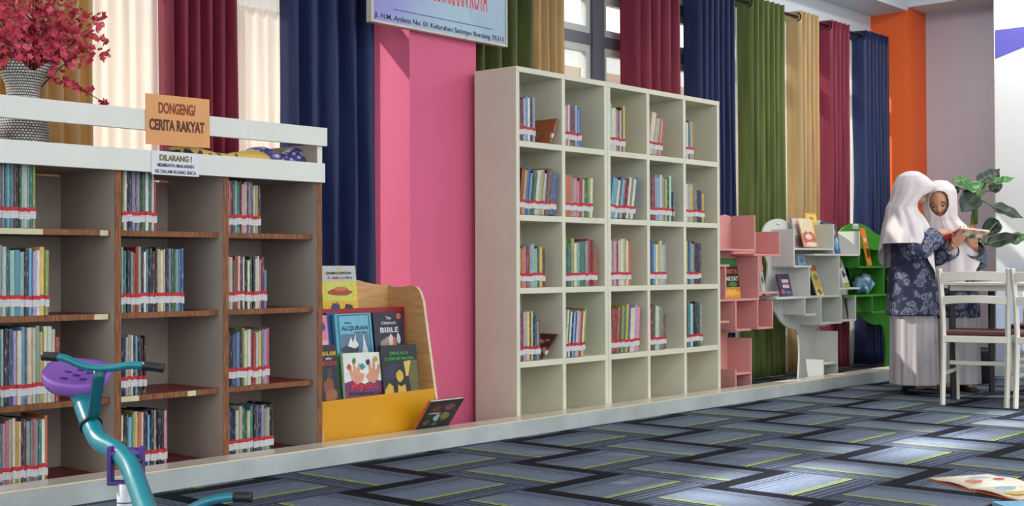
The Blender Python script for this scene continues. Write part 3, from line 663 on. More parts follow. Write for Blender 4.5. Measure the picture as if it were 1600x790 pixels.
# papers and bag lying on the top board, showing through the rail gap
def lying(name, label, px0, px1, py, Y, m, r, cat):
    a, b = at(px0, py, Y), at(px1, py+ (px1-px0)*.1, Y); mb = MB()
    L = b.x-a.x; n = 24; rows = []
    for i in range(n+1):
        u = i/n; rr = r*(1+.12*math.sin(9*u)); rows.append([(L*u, rr*1.2*math.cos(k*2*PI/14)*(1+.1*math.sin(3*k+7*u)), rr+rr*math.sin(k*2*PI/14)*(1+.08*math.sin(5*u+k))) for k in range(14)])
    mb.grid(rows, True)
    for ring in (rows[0], rows[-1]): pass
    bmesh.ops.holes_fill(mb.b, edges=[e for e in mb.b.edges if e.is_boundary], sides=0)
    o = mb.build(name, m); o.location = (a.x, Y, BT+.001); return tag(o, label, cat)
g = N('printed_yellow_paper'); tc = g.n('ShaderNodeTexCoord'); mp = g.n('ShaderNodeMapping'); mp.inputs['Scale'].default_value = (26, 8, 22); vn = g.n('ShaderNodeTexNoise'); vn.inputs['Scale'].default_value = 1
g.l(tc.outputs['Object'], mp.inputs[0]); g.l(mp.outputs[0], vn.inputs[0]); rp = g.n('ShaderNodeValToRGB'); rp.color_ramp.interpolation = 'CONSTANT'
rp.color_ramp.elements[0].color = s2l((50, 46, 60)); rp.color_ramp.elements[1].position = .43; rp.color_ramp.elements[1].color = s2l((214, 182, 92)); g.l(vn.outputs[0], rp.inputs[0]); g.l(rp.outputs[0], g.p.inputs['Base Color']); YPAP = g.m
g = N('violet_patterned_plastic'); tc = g.n('ShaderNodeTexCoord'); vo = g.n('ShaderNodeTexVoronoi'); vo.inputs['Scale'].default_value = 45; g.l(tc.outputs['Object'], vo.inputs[0])
rp = g.n('ShaderNodeValToRGB'); rp.color_ramp.elements[0].color = s2l((220, 220, 226)); rp.color_ramp.elements[1].color = s2l((70, 66, 140)); rp.color_ramp.elements[0].position = .15; rp.color_ramp.elements[1].position = .5
g.l(vo.outputs[0], rp.inputs[0]); g.l(rp.outputs[0], g.p.inputs['Base Color']); g.p.inputs['Roughness'].default_value = .3; VIO = g.m
lying('rolled_poster', 'rolled yellow printed poster lying on the bookcase behind the lower rail', 268, 412, 232, 4.33, YPAP, .044, 'poster')
o = lying('plastic_bag', 'crumpled violet and white plastic bag lying on the bookcase right end', 392, 472, 238, 4.38, VIO, .058, 'bag')

# ------------------------------------------------------------------ banner
BY = 4.50
pa = at(579, 30, BY); pb = at(792, 77, BY); zb = (pa.z+pb.z)/2; w = pb.x-pa.x; hB = .62
bn = thing('banner_board', 'lilac blue framed library banner with street address hanging over pink pillar', 'banner', (pa.x, BY, zb))
g = N('banner_print'); tc = g.n('ShaderNodeTexCoord'); sp = g.n('ShaderNodeSeparateXYZ'); g.l(tc.outputs['Object'], sp.inputs[0]); nz = g.n('ShaderNodeTexNoise'); nz.inputs['Scale'].default_value = 3; g.l(tc.outputs['Object'], nz.inputs[0])
f = g.math('ADD', sp.outputs[0], g.math('MULTIPLY', nz.outputs[0], .5)); rp = g.n('ShaderNodeValToRGB'); e = rp.color_ramp.elements
e[0].position = .3; e[0].color = s2l((138, 136, 204)); e[1].position = .65; e[1].color = s2l((156, 178, 208)); q = e.new(1.0); q.color = s2l((150, 178, 200)); q = e.new(1.25 if False else .98); q.color = s2l((156, 190, 206))
g.l(f, rp.inputs[0]); g.l(rp.outputs[0], g.p.inputs['Base Color']); g.p.inputs['Roughness'].default_value = .3; BAN = g.m
MB().box(.012, w-.008, 0, .012, .012, hB-.012).build('printed_panel', BAN, bn)
m = MB(); ALU = mat('pale_aluminium_frame', (206, 198, 186), .35, .05, 8)
m.box(0, .014, -.006, .03, 0, hB); m.box(w-.01, w, -.006, .03, 0, hB); m.box(.014, w-.01, -.006, .03, 0, .012); m.box(.014, w-.01, -.006, .03, hB-.012, hB); m.build('frame', ALU, bn, bev=.001)
BI = mat('banner_black_ink', (40, 40, 62), .5, 0, 5); RI = mat('banner_red_ink', (216, 50, 76), .5, 0, 5); NI = mat('banner_line_ink', (46, 60, 90), .5, 0, 5); WI = mat('banner_white_ink', (226, 226, 232), .5, 0, 5)
text('address_lettering', 'Jl. H.M. Ardans No. 01 Kelurahan Satimpo Bontang 75311', .034, BI, bn, (.025, -.001, .026), width=w-.05, bold=.0004, align='LEFT')
MB().box(.15, w-.11, -.0012, 0, .078, .0815).build('rule_line', NI, bn)
text('red_lettering', 'PERPUSTAKAAN KOTA', .2, WI, bn, (w*.32, -.0006, .165), width=w*.52, bold=.007, align='LEFT')
text('red_lettering', 'PERPUSTAKAAN KOTA', .2, RI, bn, (w*.32, -.0014, .165), width=w*.52, bold=.003, align='LEFT')
# ------------------------------------------------------------------ tree-shaped shelves
TYF, TYB = 4.262, 4.43
def tree(name, label, m, outline, vert, horiz, xo, th=.013):
    t = thing(name, label, 'shelf', (xo, TYF, 0), 0, 'tree shaped book shelves')
    pts = []
    for px, py in outline:
        p = at(px, py, TYB); pts.append((p.x-xo, max(0, p.z)))
    MB().prism(pts, .014, Matrix.Translation((0, TYB-TYF, 0))).build('back_panel', m, t, bev=.001)
    for px, y0, y1 in vert:
        a, b = at(px, y0, TYF), at(px, y1, TYF); z0, z1 = max(0, b.z), a.z; x = (a.x+b.x)/2-xo
        MB().box(x-th, x, 0, TYB-TYF, z0, z1).build('upright', m, t, bev=.001)
    for x0, x1, y0, y1 in horiz:
        a, b = at(x0, y0, TYF), at(x1, y1, TYF); z = (a.z+b.z)/2
        MB().box(a.x-xo, b.x-xo, .0012, TYB-TYF, z-th, z).build('shelf', m, t, bev=.001)
    return t
def smooth(pts, n=3):
    for _ in range(n-1):
        q = []
        for i in range(len(pts)):
            a, b = pts[i], pts[(i+1) % len(pts)]; q += [(a[0]*.75+b[0]*.25, a[1]*.75+b[1]*.25), (a[0]*.25+b[0]*.75, a[1]*.25+b[1]*.75)]
        pts = q
    return pts
tree('tree_shelf', 'pink tree shaped shelf beside the tall cream bookcases', PINK,
     smooth([(1118, 348), (1126, 336), (1137, 335), (1146, 342), (1150, 356), (1165, 362), (1180, 360), (1188, 370), (1192, 392), (1190, 408), (1193, 421), (1187, 436), (1191, 455), (1191, 470), (1184, 490), (1172, 508), (1158, 516), (1146, 520), (1137, 517), (1137, 540), (1138, 570), (1137, 600), (1137, 640), (1118, 640)], 2),
     [(1180.4, 336, 391), (1219, 361.5, 399), (1186, 396, 468), (1135, 413, 468), (1151, 467, 516), (1185, 467, 514), (1208, 469, 511), (1174.7, 528, 640), (1151, 577, 640)],
     [(1124, 1180, 388, 389), (1178, 1219, 396, 397), (1124, 1186, 466, 467), (1186, 1217, 455, 456), (1124, 1140, 413, 413), (1124, 1140, 501, 501), (1151, 1174, 514, 513), (1185, 1208, 511, 510), (1151, 1174, 582, 581)], 6.80)
tree('tree_shelf', 'white tree shaped shelf between the pink and the green ones', TWHITE,
     smooth([(1190, 368), (1195, 352), (1206, 343), (1220, 341), (1231, 347), (1240, 352), (1255, 344), (1280, 343), (1300, 352), (1316, 372), (1325, 392), (1322, 410), (1328, 430), (1326, 455), (1320, 480), (1306, 500), (1292, 510), (1276, 510), (1278, 530), (1281, 560), (1285, 640), (1244, 640), (1249, 575), (1250, 545), (1247, 515), (1236, 514), (1222, 506), (1212, 488), (1203, 478), (1197, 455), (1200, 425), (1200, 410), (1193, 395), (1190, 380)], 2),
     [(1241.7, 357.4, 416), (1303.5, 350, 397), (1344, 361, 397), (1312, 397, 463), (1266, 415, 463), (1258.7, 464, 492), (1284, 464, 508), (1315.5, 463, 504), (1337.7, 461, 500), (1309.4, 517, 640), (1288, 562, 640), (1216, 462, 466)],
     [(1242, 1303, 388, 387), (1242, 1269, 415, 414), (1273, 1344, 397, 396), (1213, 1315, 463, 462), (1312, 1344, 449, 449), (1259, 1276, 490, 490), (1284, 1316, 504, 502), (1315, 1338, 500, 498), (1288, 1309, 567, 565)], 7.37)
tree('tree_shelf', 'green tree shaped shelf behind the taller girl', GREEN,
     smooth([(1308, 372), (1315, 357), (1327, 350), (1340, 348), (1353, 352), (1363, 360), (1370, 366), (1377, 367), (1384, 362), (1396, 356), (1412, 355), (1427, 362), (1434, 376), (1437, 400), (1432, 430), (1436, 455), (1430, 480), (1415, 502), (1404, 510), (1404, 540), (1408, 620), (1379, 620), (1385, 560), (1384, 530), (1380, 506), (1366, 508), (1350, 500), (1339, 488), (1330, 470), (1322, 440), (1318, 410), (1311, 390)], 2),
     [(1343, 398, 417), (1382, 388, 460), (1363.5, 462, 488), (1408, 388, 460), (1426, 440, 490)],
     [(1343, 1408, 416, 415), (1320, 1426, 460, 459), (1363, 1394, 486, 485), (1365, 1410, 388, 388)], 8.50)
GT = 'picture books on the tree shelves'
def tbook(label, px, py, w, h, cover, art, texts=(), tilt=.2, rz=0, Y=TYF+.05, t=.01):
    p = at(px, py, Y); return cover_book(label, (p.x, Y, p.z+.001), w, h, t, cover, art, texts, tilt, rz, 0, GT)
tbook('black and green book with CERITA RAKYAT title on the pink tree shelf', 1145, 466, .20, .255, (40, 96, 40), [((28, 30, 28), rect(0, .28, 1, .8)), ((214, 140, 46), rect(0, 0, 1, .28)), ((224, 178, 70), blob(.5, .14, .4, .08, 12, .3, 2)), ((50, 120, 50), blob(.5, .9, .45, .08, 14, .4, 3)), ((60, 130, 56), blob(.6, .36, .3, .06, 14, .4, 4))],
      [('CERITA', .52, .62, .15, .86, (208, 96, 50), .004), ('RAKYAT', .52, .44, .15, .86, (216, 214, 206), .004)], .14, Y=TYF+.07)
tbook('cream picture book with a red fox face at the top of the white tree', 1268, 386, .185, .205, (222, 160, 132), [((228, 212, 178), rect(0, .5, 1, 1)), ((206, 98, 76), blob(.5, .3, .46, .28, 14, .1, 2)), ((230, 216, 200), blob(.5, .36, .25, .1, 12, .2, 3)), ((228, 214, 200), blob(.55, .1, .36, .08, 12, .2, 5)), ((228, 212, 178), [(.3, .6), (.5, .48), (.7, .6), (.62, .7), (.4, .7)])], (), .26, Y=TYF+.055)
tbook('pale book behind the fox book with dark spine', 1252, 387, .16, .215, (150, 146, 150), [((214, 210, 206), rect(.1, .4, .9, .95)), ((140, 90, 90), rect(.1, .05, .9, .3))], (), .18, Y=TYF+.105)
tbook('yellow book rising highest behind the fox book', 1272, 387, .165, .245, (222, 186, 70), [((236, 206, 110), rect(.1, .75, .9, .95)), ((180, 130, 50), blob(.5, .85, .2, .05, 10, .3, 2))], (), .1, Y=TYF+.13)
tbook('dark book half hidden right of the fox book', 1296, 387, .14, .19, (58, 60, 70), [((90, 100, 110), rect(.1, .6, .9, .95)), ((120, 110, 100), blob(.6, .85, .2, .06, 10, .3, 2))], (), .12, Y=TYF+.12)
tbook('blue comic book on the right arm of the white tree', 1310, 396, .075, .215, (52, 84, 140), [((92, 150, 200), blob(.5, .3, .4, .2, 12, .3, 2)), ((70, 60, 70), rect(.05, .6, .95, .97)), ((200, 170, 60), blob(.4, .72, .15, .1, 10, .3, 3)), ((206, 214, 220), blob(.6, .45, .16, .1, 10, .3, 4))], (), .16, .0, Y=TYF+.06)
tbook('dark violet comic book with white panel in lower left of the white tree', 1230, 462, .16, .15, (66, 46, 84), [((206, 200, 200), rect(.3, .35, .85, .75)), ((170, 60, 70), rect(.3, .5, .85, .6)), ((170, 90, 130), blob(.25, .2, .15, .1, 10, .3, 2)), ((60, 120, 170), blob(.7, .15, .2, .08, 10, .3, 3))], (), .24, Y=TYF+.05)
tbook('small pale blue book on the stub shelf of the white tree', 1254, 414, .10, .065, (130, 170, 190), [((90, 120, 140), blob(.5, .5, .3, .25, 10, .4, 2))], (), .2, Y=TYF+.06)
tbook('yellow book leaning in the middle of the white tree', 1283, 462, .115, .225, (222, 204, 120), [((190, 110, 60), rect(0, .8, 1, 1)), ((126, 150, 60), blob(.5, .6, .35, .1, 10, .3, 2)), ((214, 176, 60), blob(.5, .35, .4, .12, 10, .3, 3)), ((120, 90, 50), blob(.5, .14, .35, .08, 10, .4, 4))], (), .3, .12, Y=TYF+.05)
tbook('dark book behind the leaning yellow book on the white tree', 1275, 462, .11, .20, (40, 40, 44), [((60, 56, 60), rect(.1, .1, .9, .9))], (), .22, Y=TYF+.10)
tbook('white book with blue flowers at the right edge of the white tree', 1324, 448, .13, .225, (224, 222, 212), [((70, 84, 120), blob(.55, .42, .3, .12, 12, .5, 2)), ((84, 60, 56), blob(.3, .75, .2, .1, 10, .3, 3)), ((140, 150, 60), rect(0, 0, 1, .14))], (), .3, .15, Y=TYF+.05)
tbook('brown comic book low on the right of the white tree', 1322, 498, .10, .15, (96, 70, 64), [((60, 60, 90), blob(.5, .6, .3, .2, 10, .3, 2)), ((190, 170, 140), blob(.4, .3, .25, .1, 10, .3, 3))], (), .12, .9, Y=TYF+.09)
tbook('grey white book showing right of the pink tree trunk upright', 1194, 455, .10, .13, (190, 190, 186), [((70, 90, 120), blob(.5, .6, .3, .2, 10, .4, 2))], (), .16, .3, Y=TYF+.08)
tbook('orange book leaning at the top of the green tree', 1360, 415, .125, .285, (222, 130, 40), [((232, 160, 70), rect(.1, .05, .9, .4)), ((220, 200, 160), rect(.2, .64, .8, .74)), ((150, 80, 30), blob(.5, .3, .35, .12, 12, .5, 2)), ((190, 90, 30), rect(.15, .5, .85, .58))], (), .2, .2, Y=TYF+.045)
tbook('red and orange book low on the green tree beside the blouse', 1397, 459, .13, .135, (206, 96, 60), [((226, 170, 80), rect(0, 0, 1, .28)), ((228, 130, 90), blob(.4, .65, .3, .15, 12, .3, 2))], (), .2, .1, Y=TYF+.05)
def sticker(label, px, py, w, h, s):
    p = at(px, py, TYB-.002); t = thing('name_sticker', label, 'sticker', (p.x, TYB-.0005, p.z)); MB().box(-w/2, w/2, -.001, 0, 0, h).build('sheet', SIGNW, t); MB().box(-w*.32, w*.3, -.0016, -.001, h*.3, h*.45).build('printed_line', INK, t)
    MB().box(-w*.38, -w*.3, -.0016, -.001, h*.3, h*.75).build('printed_line', INK, t)
sticker('small white sticker on the rounded top of the white tree shelf', 1216, 353, .055, .026, '')
sticker('small white sticker on the rounded top of the green tree shelf', 1337, 357, .09, .035, '')
# crumpled blue plastic pack of toys on the green tree
g = N('blue_plastic_wrap'); tc = g.n('ShaderNodeTexCoord'); vo = g.n('ShaderNodeTexNoise'); vo.inputs['Scale'].default_value = 16; g.l(tc.outputs['Object'], vo.inputs[0]); rp = g.n('ShaderNodeValToRGB'); rp.color_ramp.elements[0].position = .4; rp.color_ramp.elements[1].position = .6
rp.color_ramp.elements[0].color = s2l((50, 96, 140)); rp.color_ramp.elements[1].color = s2l((160, 190, 206)); g.l(vo.outputs[0], rp.inputs[0]); g.l(rp.outputs[0], g.p.inputs['Base Color']); g.p.inputs['Roughness'].default_value = .2
m = MB(); m.ball((0, 0, .07), (.11, .06, .075), 28, 18)
for v in m.b.verts:
    n_ = noise.noise(v.co*22); v.co += v.co.normalized()*n_*.03
    if v.co.z < 0: v.co.z = 0
p = at(1350, 459, TYF+.08); o = m.build('plastic_pack', g.m); o.location = (p.x, TYF+.08, p.z+.002); tag(o, 'crumpled blue plastic pack lying on the green tree shelf', 'bag')

# ------------------------------------------------------------------ seesaw
sw = thing('seesaw', 'teal metal toy seesaw with purple seat and handlebars in the foreground', 'seesaw', (atD(197, 860, 3.8).x, atD(197, 860, 3.8).y, 0))
O = Vector(sw.location)
def sp_(px, py, D): return atD(px, py, D)-O
def spline(P, n=6):
    P = [Vector(p) for p in P]; Q = [P[0]*2-P[1]]+P+[P[-1]*2-P[-2]]; out = []
    for i in range(1, len(Q)-2):
        for k in range(n):
            t = k/n; a, b, c, d = Q[i-1], Q[i], Q[i+1], Q[i+2]
            out.append(.5*((2*b)+(c-a)*t+(2*a-5*b+4*c-d)*t*t+(3*b-a-3*c+d)*t*t*t))
    return out+[P[-1]]
beam = spline([sp_(120, 606, 4.22), sp_(131, 635, 4.16), sp_(144, 668, 4.09), sp_(157, 690, 4.04), sp_(182, 704, 3.96), sp_(202, 726, 3.86), sp_(215, 758, 3.76), sp_(230, 800, 3.62), sp_(250, 850, 3.46), sp_(268, 880, 3.38), sp_(290, 890, 3.30), sp_(316, 900, 3.22)])
MB().tube(beam, .0305, 20).build('beam', TEAL, sw)
post = spline([sp_(146, 650, 4.07), sp_(150, 618, 4.045), sp_(156, 579, 4.03)], 4)
MB().tube(post, .0155, 12, flat=1.3).build('handle_post', mat('dark_teal_enamel', (14, 84, 98), .35, .05, 6), sw)
hb = spline([sp_(66, 556, 4.04), sp_(84, 557, 4.04), sp_(103, 560, 4.04), (sp_(126, 570, 4.04)), sp_(150, 575, 4.04), sp_(178, 574, 4.04), sp_(205, 570, 4.04), sp_(232, 572, 4.04), sp_(256, 575, 4.04)])
o = MB().tube(hb[4:-6], .0125, 14).build('handlebar', TEAL, sw)
MB().tube(hb[:9], .0145, 14).build('grip', BLACK, o); MB().tube(hb[-9:], .0145, 14).build('grip', BLACK, o)
# clamp ring and bolts
d = (beam[14]-beam[12]).normalized(); c = beam[11]
MB().tube([c-d*.006, c+d*.006], .036, 20).build('clamp_ring', BLACK, sw)
for k in (9, 22, 30):
    MB().ball(beam[k]+Vector((.024, -.024, .012)), .007).build('bolt', BLACK, sw)
# seat: dished slab
sc = sp_(120, 588, 4.24); m = MB(); n = 40; zs = []
def seat_ring(f, z, dish):
    r = []
    for k in range(n):
        a = 2*PI*k/n; ca, sa = math.cos(a), math.sin(a)
        x = .108*f*math.copysign(abs(ca)**.8, ca); y = .095*f*math.copysign(abs(sa)**.85, sa)*(1-.12*ca*0)
        r.append((x, y, z + dish*f*f*(abs(ca)**2*.018+(-sa if sa < 0 else 0)*0 + (.022 if sa > 0 else .0)*sa)))
    return r
rows = [seat_ring(f, z, 1) for f, z in ((.02, 0), (.3, .0), (.6, .002), (.85, .006), (.96, .008), (1.0, 0), (1.0, -.02), (.93, -.034), (.8, -.036), (.3, -.036), (.02, -.036))]
m.grid(rows, True); bmesh.ops.holes_fill(m.b, edges=[e for e in m.b.edges if e.is_boundary], sides=0)
RS = Matrix.Rotation(-.86, 4, 'Z') @ Matrix.Rotation(.30, 4, 'X') @ Matrix.Rotation(.10, 4, 'Y')
for v in m.b.verts: v.co = (RS @ v.co)+sc
st = m.build('seat', PURP, sw)
for (x, y) in ((-.035, .02), (.035, .025), (0, .0), (-.03, -.035), (.03, -.03), (.0, .04)):
    k = MB(); k.box(x-.011, x+.011, y-.003, y+.003, .0035, .006+.002, Matrix.Translation(sc) @ RS); k.build('slot', DPURP, st)
MB().tube([sc+Vector((0, 0, -.052)), sp_(124, 617, 4.2)], [.03, .03], 14).build('seat_bracket', BLACK, sw)
MB().tube([sp_(108, 606, 4.23), sp_(130, 645, 4.13)], .004, 8).build('seat_stay', mat('steel_stay', (140, 144, 150), .3, .05, 10, metal=.8), sw)
# pivot yoke and base
pv = beam[30]
RY = Matrix.Translation(sp_(197, 708, 3.915)) @ Matrix.Rotation(-.86, 4, 'Z')
yk = MB(); yk.tube([RY @ Vector((-.047, 0, 0)), RY @ Vector((.05, 0, 0))], .019, 16).build('pivot_axle', DPURP, sw)
m = MB(); m.box(-.054, -.040, -.018, .018, -.085, .022, RY, .003); m.box(.040, .054, -.018, .018, -.085, .022, RY, .003); m.box(-.054, .054, -.018, .018, -.095, -.082, RY, .003); m.build('pivot_yoke', DPURP, sw)
b0 = RY @ Vector((0, 0, -.09)); zb = b0.z
POSTM = mat('white_post_enamel', (200, 204, 210), .4, .05, 10); BLUEB = mat('blue_post_band', (50, 70, 130), .4, .05, 10)
bp_ = MB().tube([(b0.x, b0.y, .02), (b0.x, b0.y, zb)], .027, 20).build('base_post', POSTM, sw)
for z0, z1 in ((zb-.075, zb-.066), (zb-.058, zb-.054), (zb-.12, zb-.095)):
    MB().tube([(b0.x, b0.y, z0), (b0.x, b0.y, z1)], .0278, 20).build('post_band', BLUEB, bp_)
MB().lathe([(.001, .035), (.05, .033), (.14, .022), (.16, .012), (.165, 0), (.001, 0)], 40, (b0.x, b0.y, 0)).build('base_disc', DPURP, sw)
# near end seat and handle
nb = spline([sp_(215, 812, 3.26), sp_(250, 806, 3.26), sp_(282, 804, 3.26), sp_(306, 790, 3.26), sp_(335, 780, 3.26), sp_(365, 776, 3.26), sp_(394, 776.5, 3.26)])
o = MB().tube(nb[4:-4], .0115, 14).build('handlebar', TEAL, sw)
MB().tube(nb[-7:], .0135, 14).build('grip', BLACK, o); MB().tube(nb[:7], .0135, 14).build('grip', BLACK, o)
MB().tube([sp_(282, 805, 3.26), sp_(288, 888, 3.30)], .015, 12).build('handle_post', TEAL, sw)
sc2 = sp_(330, 905, 3.12); m = MB(); m.grid(rows, True); bmesh.ops.holes_fill(m.b, edges=[e for e in m.b.edges if e.is_boundary], sides=0)
R2 = Matrix.Rotation(-.86+PI, 4, 'Z') @ Matrix.Rotation(-.25, 4, 'X')
zmin = min((R2 @ v.co).z for v in m.b.verts)
for v in m.b.verts: v.co = (R2 @ v.co)+Vector((sc2.x, sc2.y, max(sc2.z, .002-zmin)))
m.build('seat', PURP, sw)

# ------------------------------------------------------------------ table and chairs
def chair(label, loc, rz):
    t = thing('dining_chair', label, 'chair', loc, rz, 'white chairs around the white table')
    W2, D = .18, .36       # faces +x; back posts at x=0
    for s in (-1, 1):
        leg = spline([(-.045, s*(W2-.002), .0), (-.012, s*W2, .2), (.006, s*W2, .40), (-.006, s*(W2+.004), .6), (-.035, s*(W2+.012), .803)], 4)
        m = MB(); m.tube(leg, [.017]*len(leg), 4, smooth=False); m.build('back_leg', CHAIRM, t, bev=.003)
        m = MB(); m.tube([(D-.01, s*(W2-.012), 0), (D-.025, s*(W2-.008), .41)], [.014, .018], 4, smooth=False); m.build('front_leg', CHAIRM, t, bev=.003)
        m = MB(); m.box(0, D-.03, s*W2-.009, s*W2+.009, .37, .41); m.build('seat_rail', CHAIRM, t, bev=.002)
        m = MB(); m.box(-.01, D-.02, s*(W2-.004)-.007, s*(W2-.004)+.007, .175, .197); m.build('stretcher', CHAIRM, t, bev=.002)
    m = MB(); m.box(-.008, .014, -W2, W2, .37, .408); m.build('seat_rail', CHAIRM, t, bev=.002)
    m = MB(); m.box(D-.035, D-.015, -W2, W2, .37, .408); m.build('seat_rail', CHAIRM, t, bev=.002)
    m = MB(); m.box(D*.5-.007, D*.5+.007, -W2, W2, .225, .25); m.build('stretcher', CHAIRM, t, bev=.002)
    for z0, z1, cu, x in ((.722, .780, .012, -.030), (.59, .640, .016, -.010)):
        rows = []
        for k in range(13):
            y = -W2+2*W2*k/12; b = -cu*(1-(2*k/12-1)**2); dz = .012*(1-(2*k/12-1)**2)
            rows.append([(x+b-.008, y, z0+dz), (x+b+.008, y, z0+dz), (x+b+.006, y, z1+dz*.6), (x+b-.010, y, z1+dz*.6)])
        m = MB(); m.grid(rows, True, False); bmesh.ops.holes_fill(m.b, edges=[e for e in m.b.edges if e.is_boundary], sides=0); m.build('back_rail', CHAIRM, t, bev=.003)
    m = MB(); m.box(.014, D+.012, -W2+.0, W2-.0, .408, .438); m.build('seat', SEATM, t, bev=.012)
    return t
pA = at(1467, 632, 3.12)
chair('white wooden chair with maroon seat, nearest in front of the girls', (7.455, 2.945, 0), .20)
chair('white wooden chair cut off by the right edge of the photo', (7.50, 2.535, 0), .06)
chair('white wooden chair on the far side of the table', (8.86, 2.97, 0), PI+.05)
TT = thing('table', 'white table with black legs behind the white chairs', 'table', (8.06, 2.2, 0))
MB().box(-.38, .38, -1.0, 1.03, .700, .718).build('tabletop', CHAIRM, TT, bev=.004)
m = MB(); m.box(-.35, -.33, -.97, 1.0, .668, .70); m.box(.33, .35, -.97, 1.0, .668, .70); m.box(-.33, .33, -.97, -.95, .668, .70); m.box(-.33, .33, .98, 1.0, .668, .70); m.build('apron', CHAIRM, TT)
for sx in (-1, 1):
    for y in (-.93, 1.0):
        MB().tube([(sx*.31, y, 0), (sx*.32, y, .70)], [.02, .024], 4, smooth=False).build('leg', BLACK, TT, bev=.002)

# ------------------------------------------------------------------ open magazine and blue cover on the floor
MG = [mat('magazine_page_a', (232, 226, 210), .5, .03, 9, c2=(222, 206, 184)), mat('magazine_page_b', (230, 228, 214), .5, .03, 9, c2=(222, 212, 180))]
P0, P1, P2 = at(1452, 749, 2).xy*0, None, None
def fl(px, py, z=0):
    d = ray(px, py); return CAM + d*((z-CAM_H)/d.z)
a, s0, s1 = fl(1452, 750), fl(1516, 766), fl(1545, 745)
mg = thing('magazine', 'open magazine lying face up on the carpet at lower right', 'magazine', (s0.x, s0.y, 0))
l0 = a-s0; ax = (fl(1600, 753)-s0); l1 = Vector((l0.y, -l0.x, 0)); l1 = l1 if l1.dot(ax) > 0 else -l1; l1 = l1*1.12
def page(name, u, v, mt, lift):
    m = MB(); rows = []
    for i in range(13):
        t = i/12; z = .007*math.sin(PI*min(1, t*1.3))+.0065 + lift*t
        rows.append([tuple(u*t+v*q+Vector((0, 0, z))) for q in (0, .5, 1)])
    m.grid(rows); m.build(name, mt, mg, solid=.004)
page('left_page', l0, l1, MG[0], .002); r_ = Vector((-l0.x, -l0.y, 0))
m = MB(); m.grid([[tuple(l0*t+l1*q+Vector((0, 0, .0025))) for q in (-.012, 1.01)] for t in (1.02, .5, 0)]+[[tuple(r_*t+l1*q+l1*.06*t+Vector((0, 0, .0025))) for q in (-.012, 1.01)] for t in (.5, 1.0)], smooth=False); m.build('cover', cm((206, 96, 66)), mg, solid=.004)
page('right_page', r_*.98+l1*.06, l1, MG[1], .0)
for (t, q, c, r) in ((.35, .3, (196, 120, 90), .03), (.6, .55, (170, 190, 200), .035), (.4, .75, (200, 84, 70), .02)):
    c0 = l0*t+l1*q; z_ = .007*math.sin(PI*min(1, t*1.3))+.0065+.002*t; m = MB(); m.b.faces.new([m.b.verts.new((c0.x+r*1.4*math.cos(k*PI/6)*(1+.2*math.sin(3*k)), c0.y+r*math.sin(k*PI/6), z_+.0028)) for k in range(12)]); m.build('page_picture', cm(c), mg, solid=.0006)
for (t, q, c, r) in ((.3, .35, (150, 180, 196), .035), (.6, .3, (214, 170, 60), .04), (.5, .75, (120, 110, 90), .025)):
    c0 = r_*t+l1*q; z_ = .007*math.sin(PI*min(1, t*1.3))+.0065; m = MB(); m.b.faces.new([m.b.verts.new((c0.x+r*1.4*math.cos(k*PI/6)*(1+.2*math.sin(3*k)), c0.y+r*math.sin(k*PI/6), z_+.0028)) for k in range(12)]); m.build('page_picture', cm(c), mg, solid=.0006)
c = fl(1668, 812); o = cover_book('blue and pink picture book lying on the carpet at the lower right corner', (c.x, c.y, .0145), .24, .27, .014, (120, 180, 206), [((90, 170, 210), rect(.05, .35, .95, .95)), ((222, 160, 130), rect(.0, .0, 1, .32)), ((120, 180, 100), blob(.7, .6, .2, .14, 12, .3, 2))], (), PI/2, -.75, 0)
# ------------------------------------------------------------------ potted plant
LEAFS = [mat('bright_leaf', (70, 132, 60), .4, .15, 12, c2=(44, 96, 44)), mat('dark_leaf', (40, 56, 46), .5, .15, 12, c2=(26, 38, 34)), mat('mid_leaf', (52, 98, 50), .4, .15, 12, c2=(34, 66, 40))]
STEM = mat('green_stem', (90, 122, 56), .5, .1, 20); TRUNK = mat('tan_trunk', (160, 112, 64), .7, .2, 30, stretch=(1, 1, 4)); SOIL = mat('dark_soil', (46, 38, 32), .9, .2, 60); POT = mat('black_pot', (36, 36, 38), .5, .05, 10)
PXo = at(1522, 450, 3.55); PD = (PXo-CAM).dot(_F)
pl = thing('potted_plant', 'tall artificial plant with broad dark leaves in corner behind the girls', 'plant', (PXo.x, PXo.y, 0)); PO = Vector(pl.location)
MB().lathe([(.001, 0), (.11, 0), (.135, .22), (.14, .24), (.125, .24), (.12, .21), (.001, .205)], 32).build('pot', POT, pl)
MB().lathe([(.001, .207), (.119, .207), (.119, .20), (.001, .2)], 24).build('soil', SOIL, pl)
def lp(px, py, dd=0): return atD(px, py, PD+dd)-PO
tr = spline([(0, 0, .2), (.01, 0, .5), lp(1521, 400), lp(1520, 368), lp(1521, 335)], 5)
MB().tube(tr, [.024-.008*k/len(tr) for k in range(len(tr))], 10).build('trunk', TRUNK, pl)
MB().tube([lp(1523, 350), lp(1524, 318, -.02), lp(1527, 290, -.03)], [.02, .024, .012], 10).build('stem_sheath', STEM, pl)
MB().tube([lp(1524, 435, -.05), lp(1527, 405, -.05), lp(1531, 385, -.05)], [.022, .02, .01], 10).build('stem_sheath', STEM, pl)
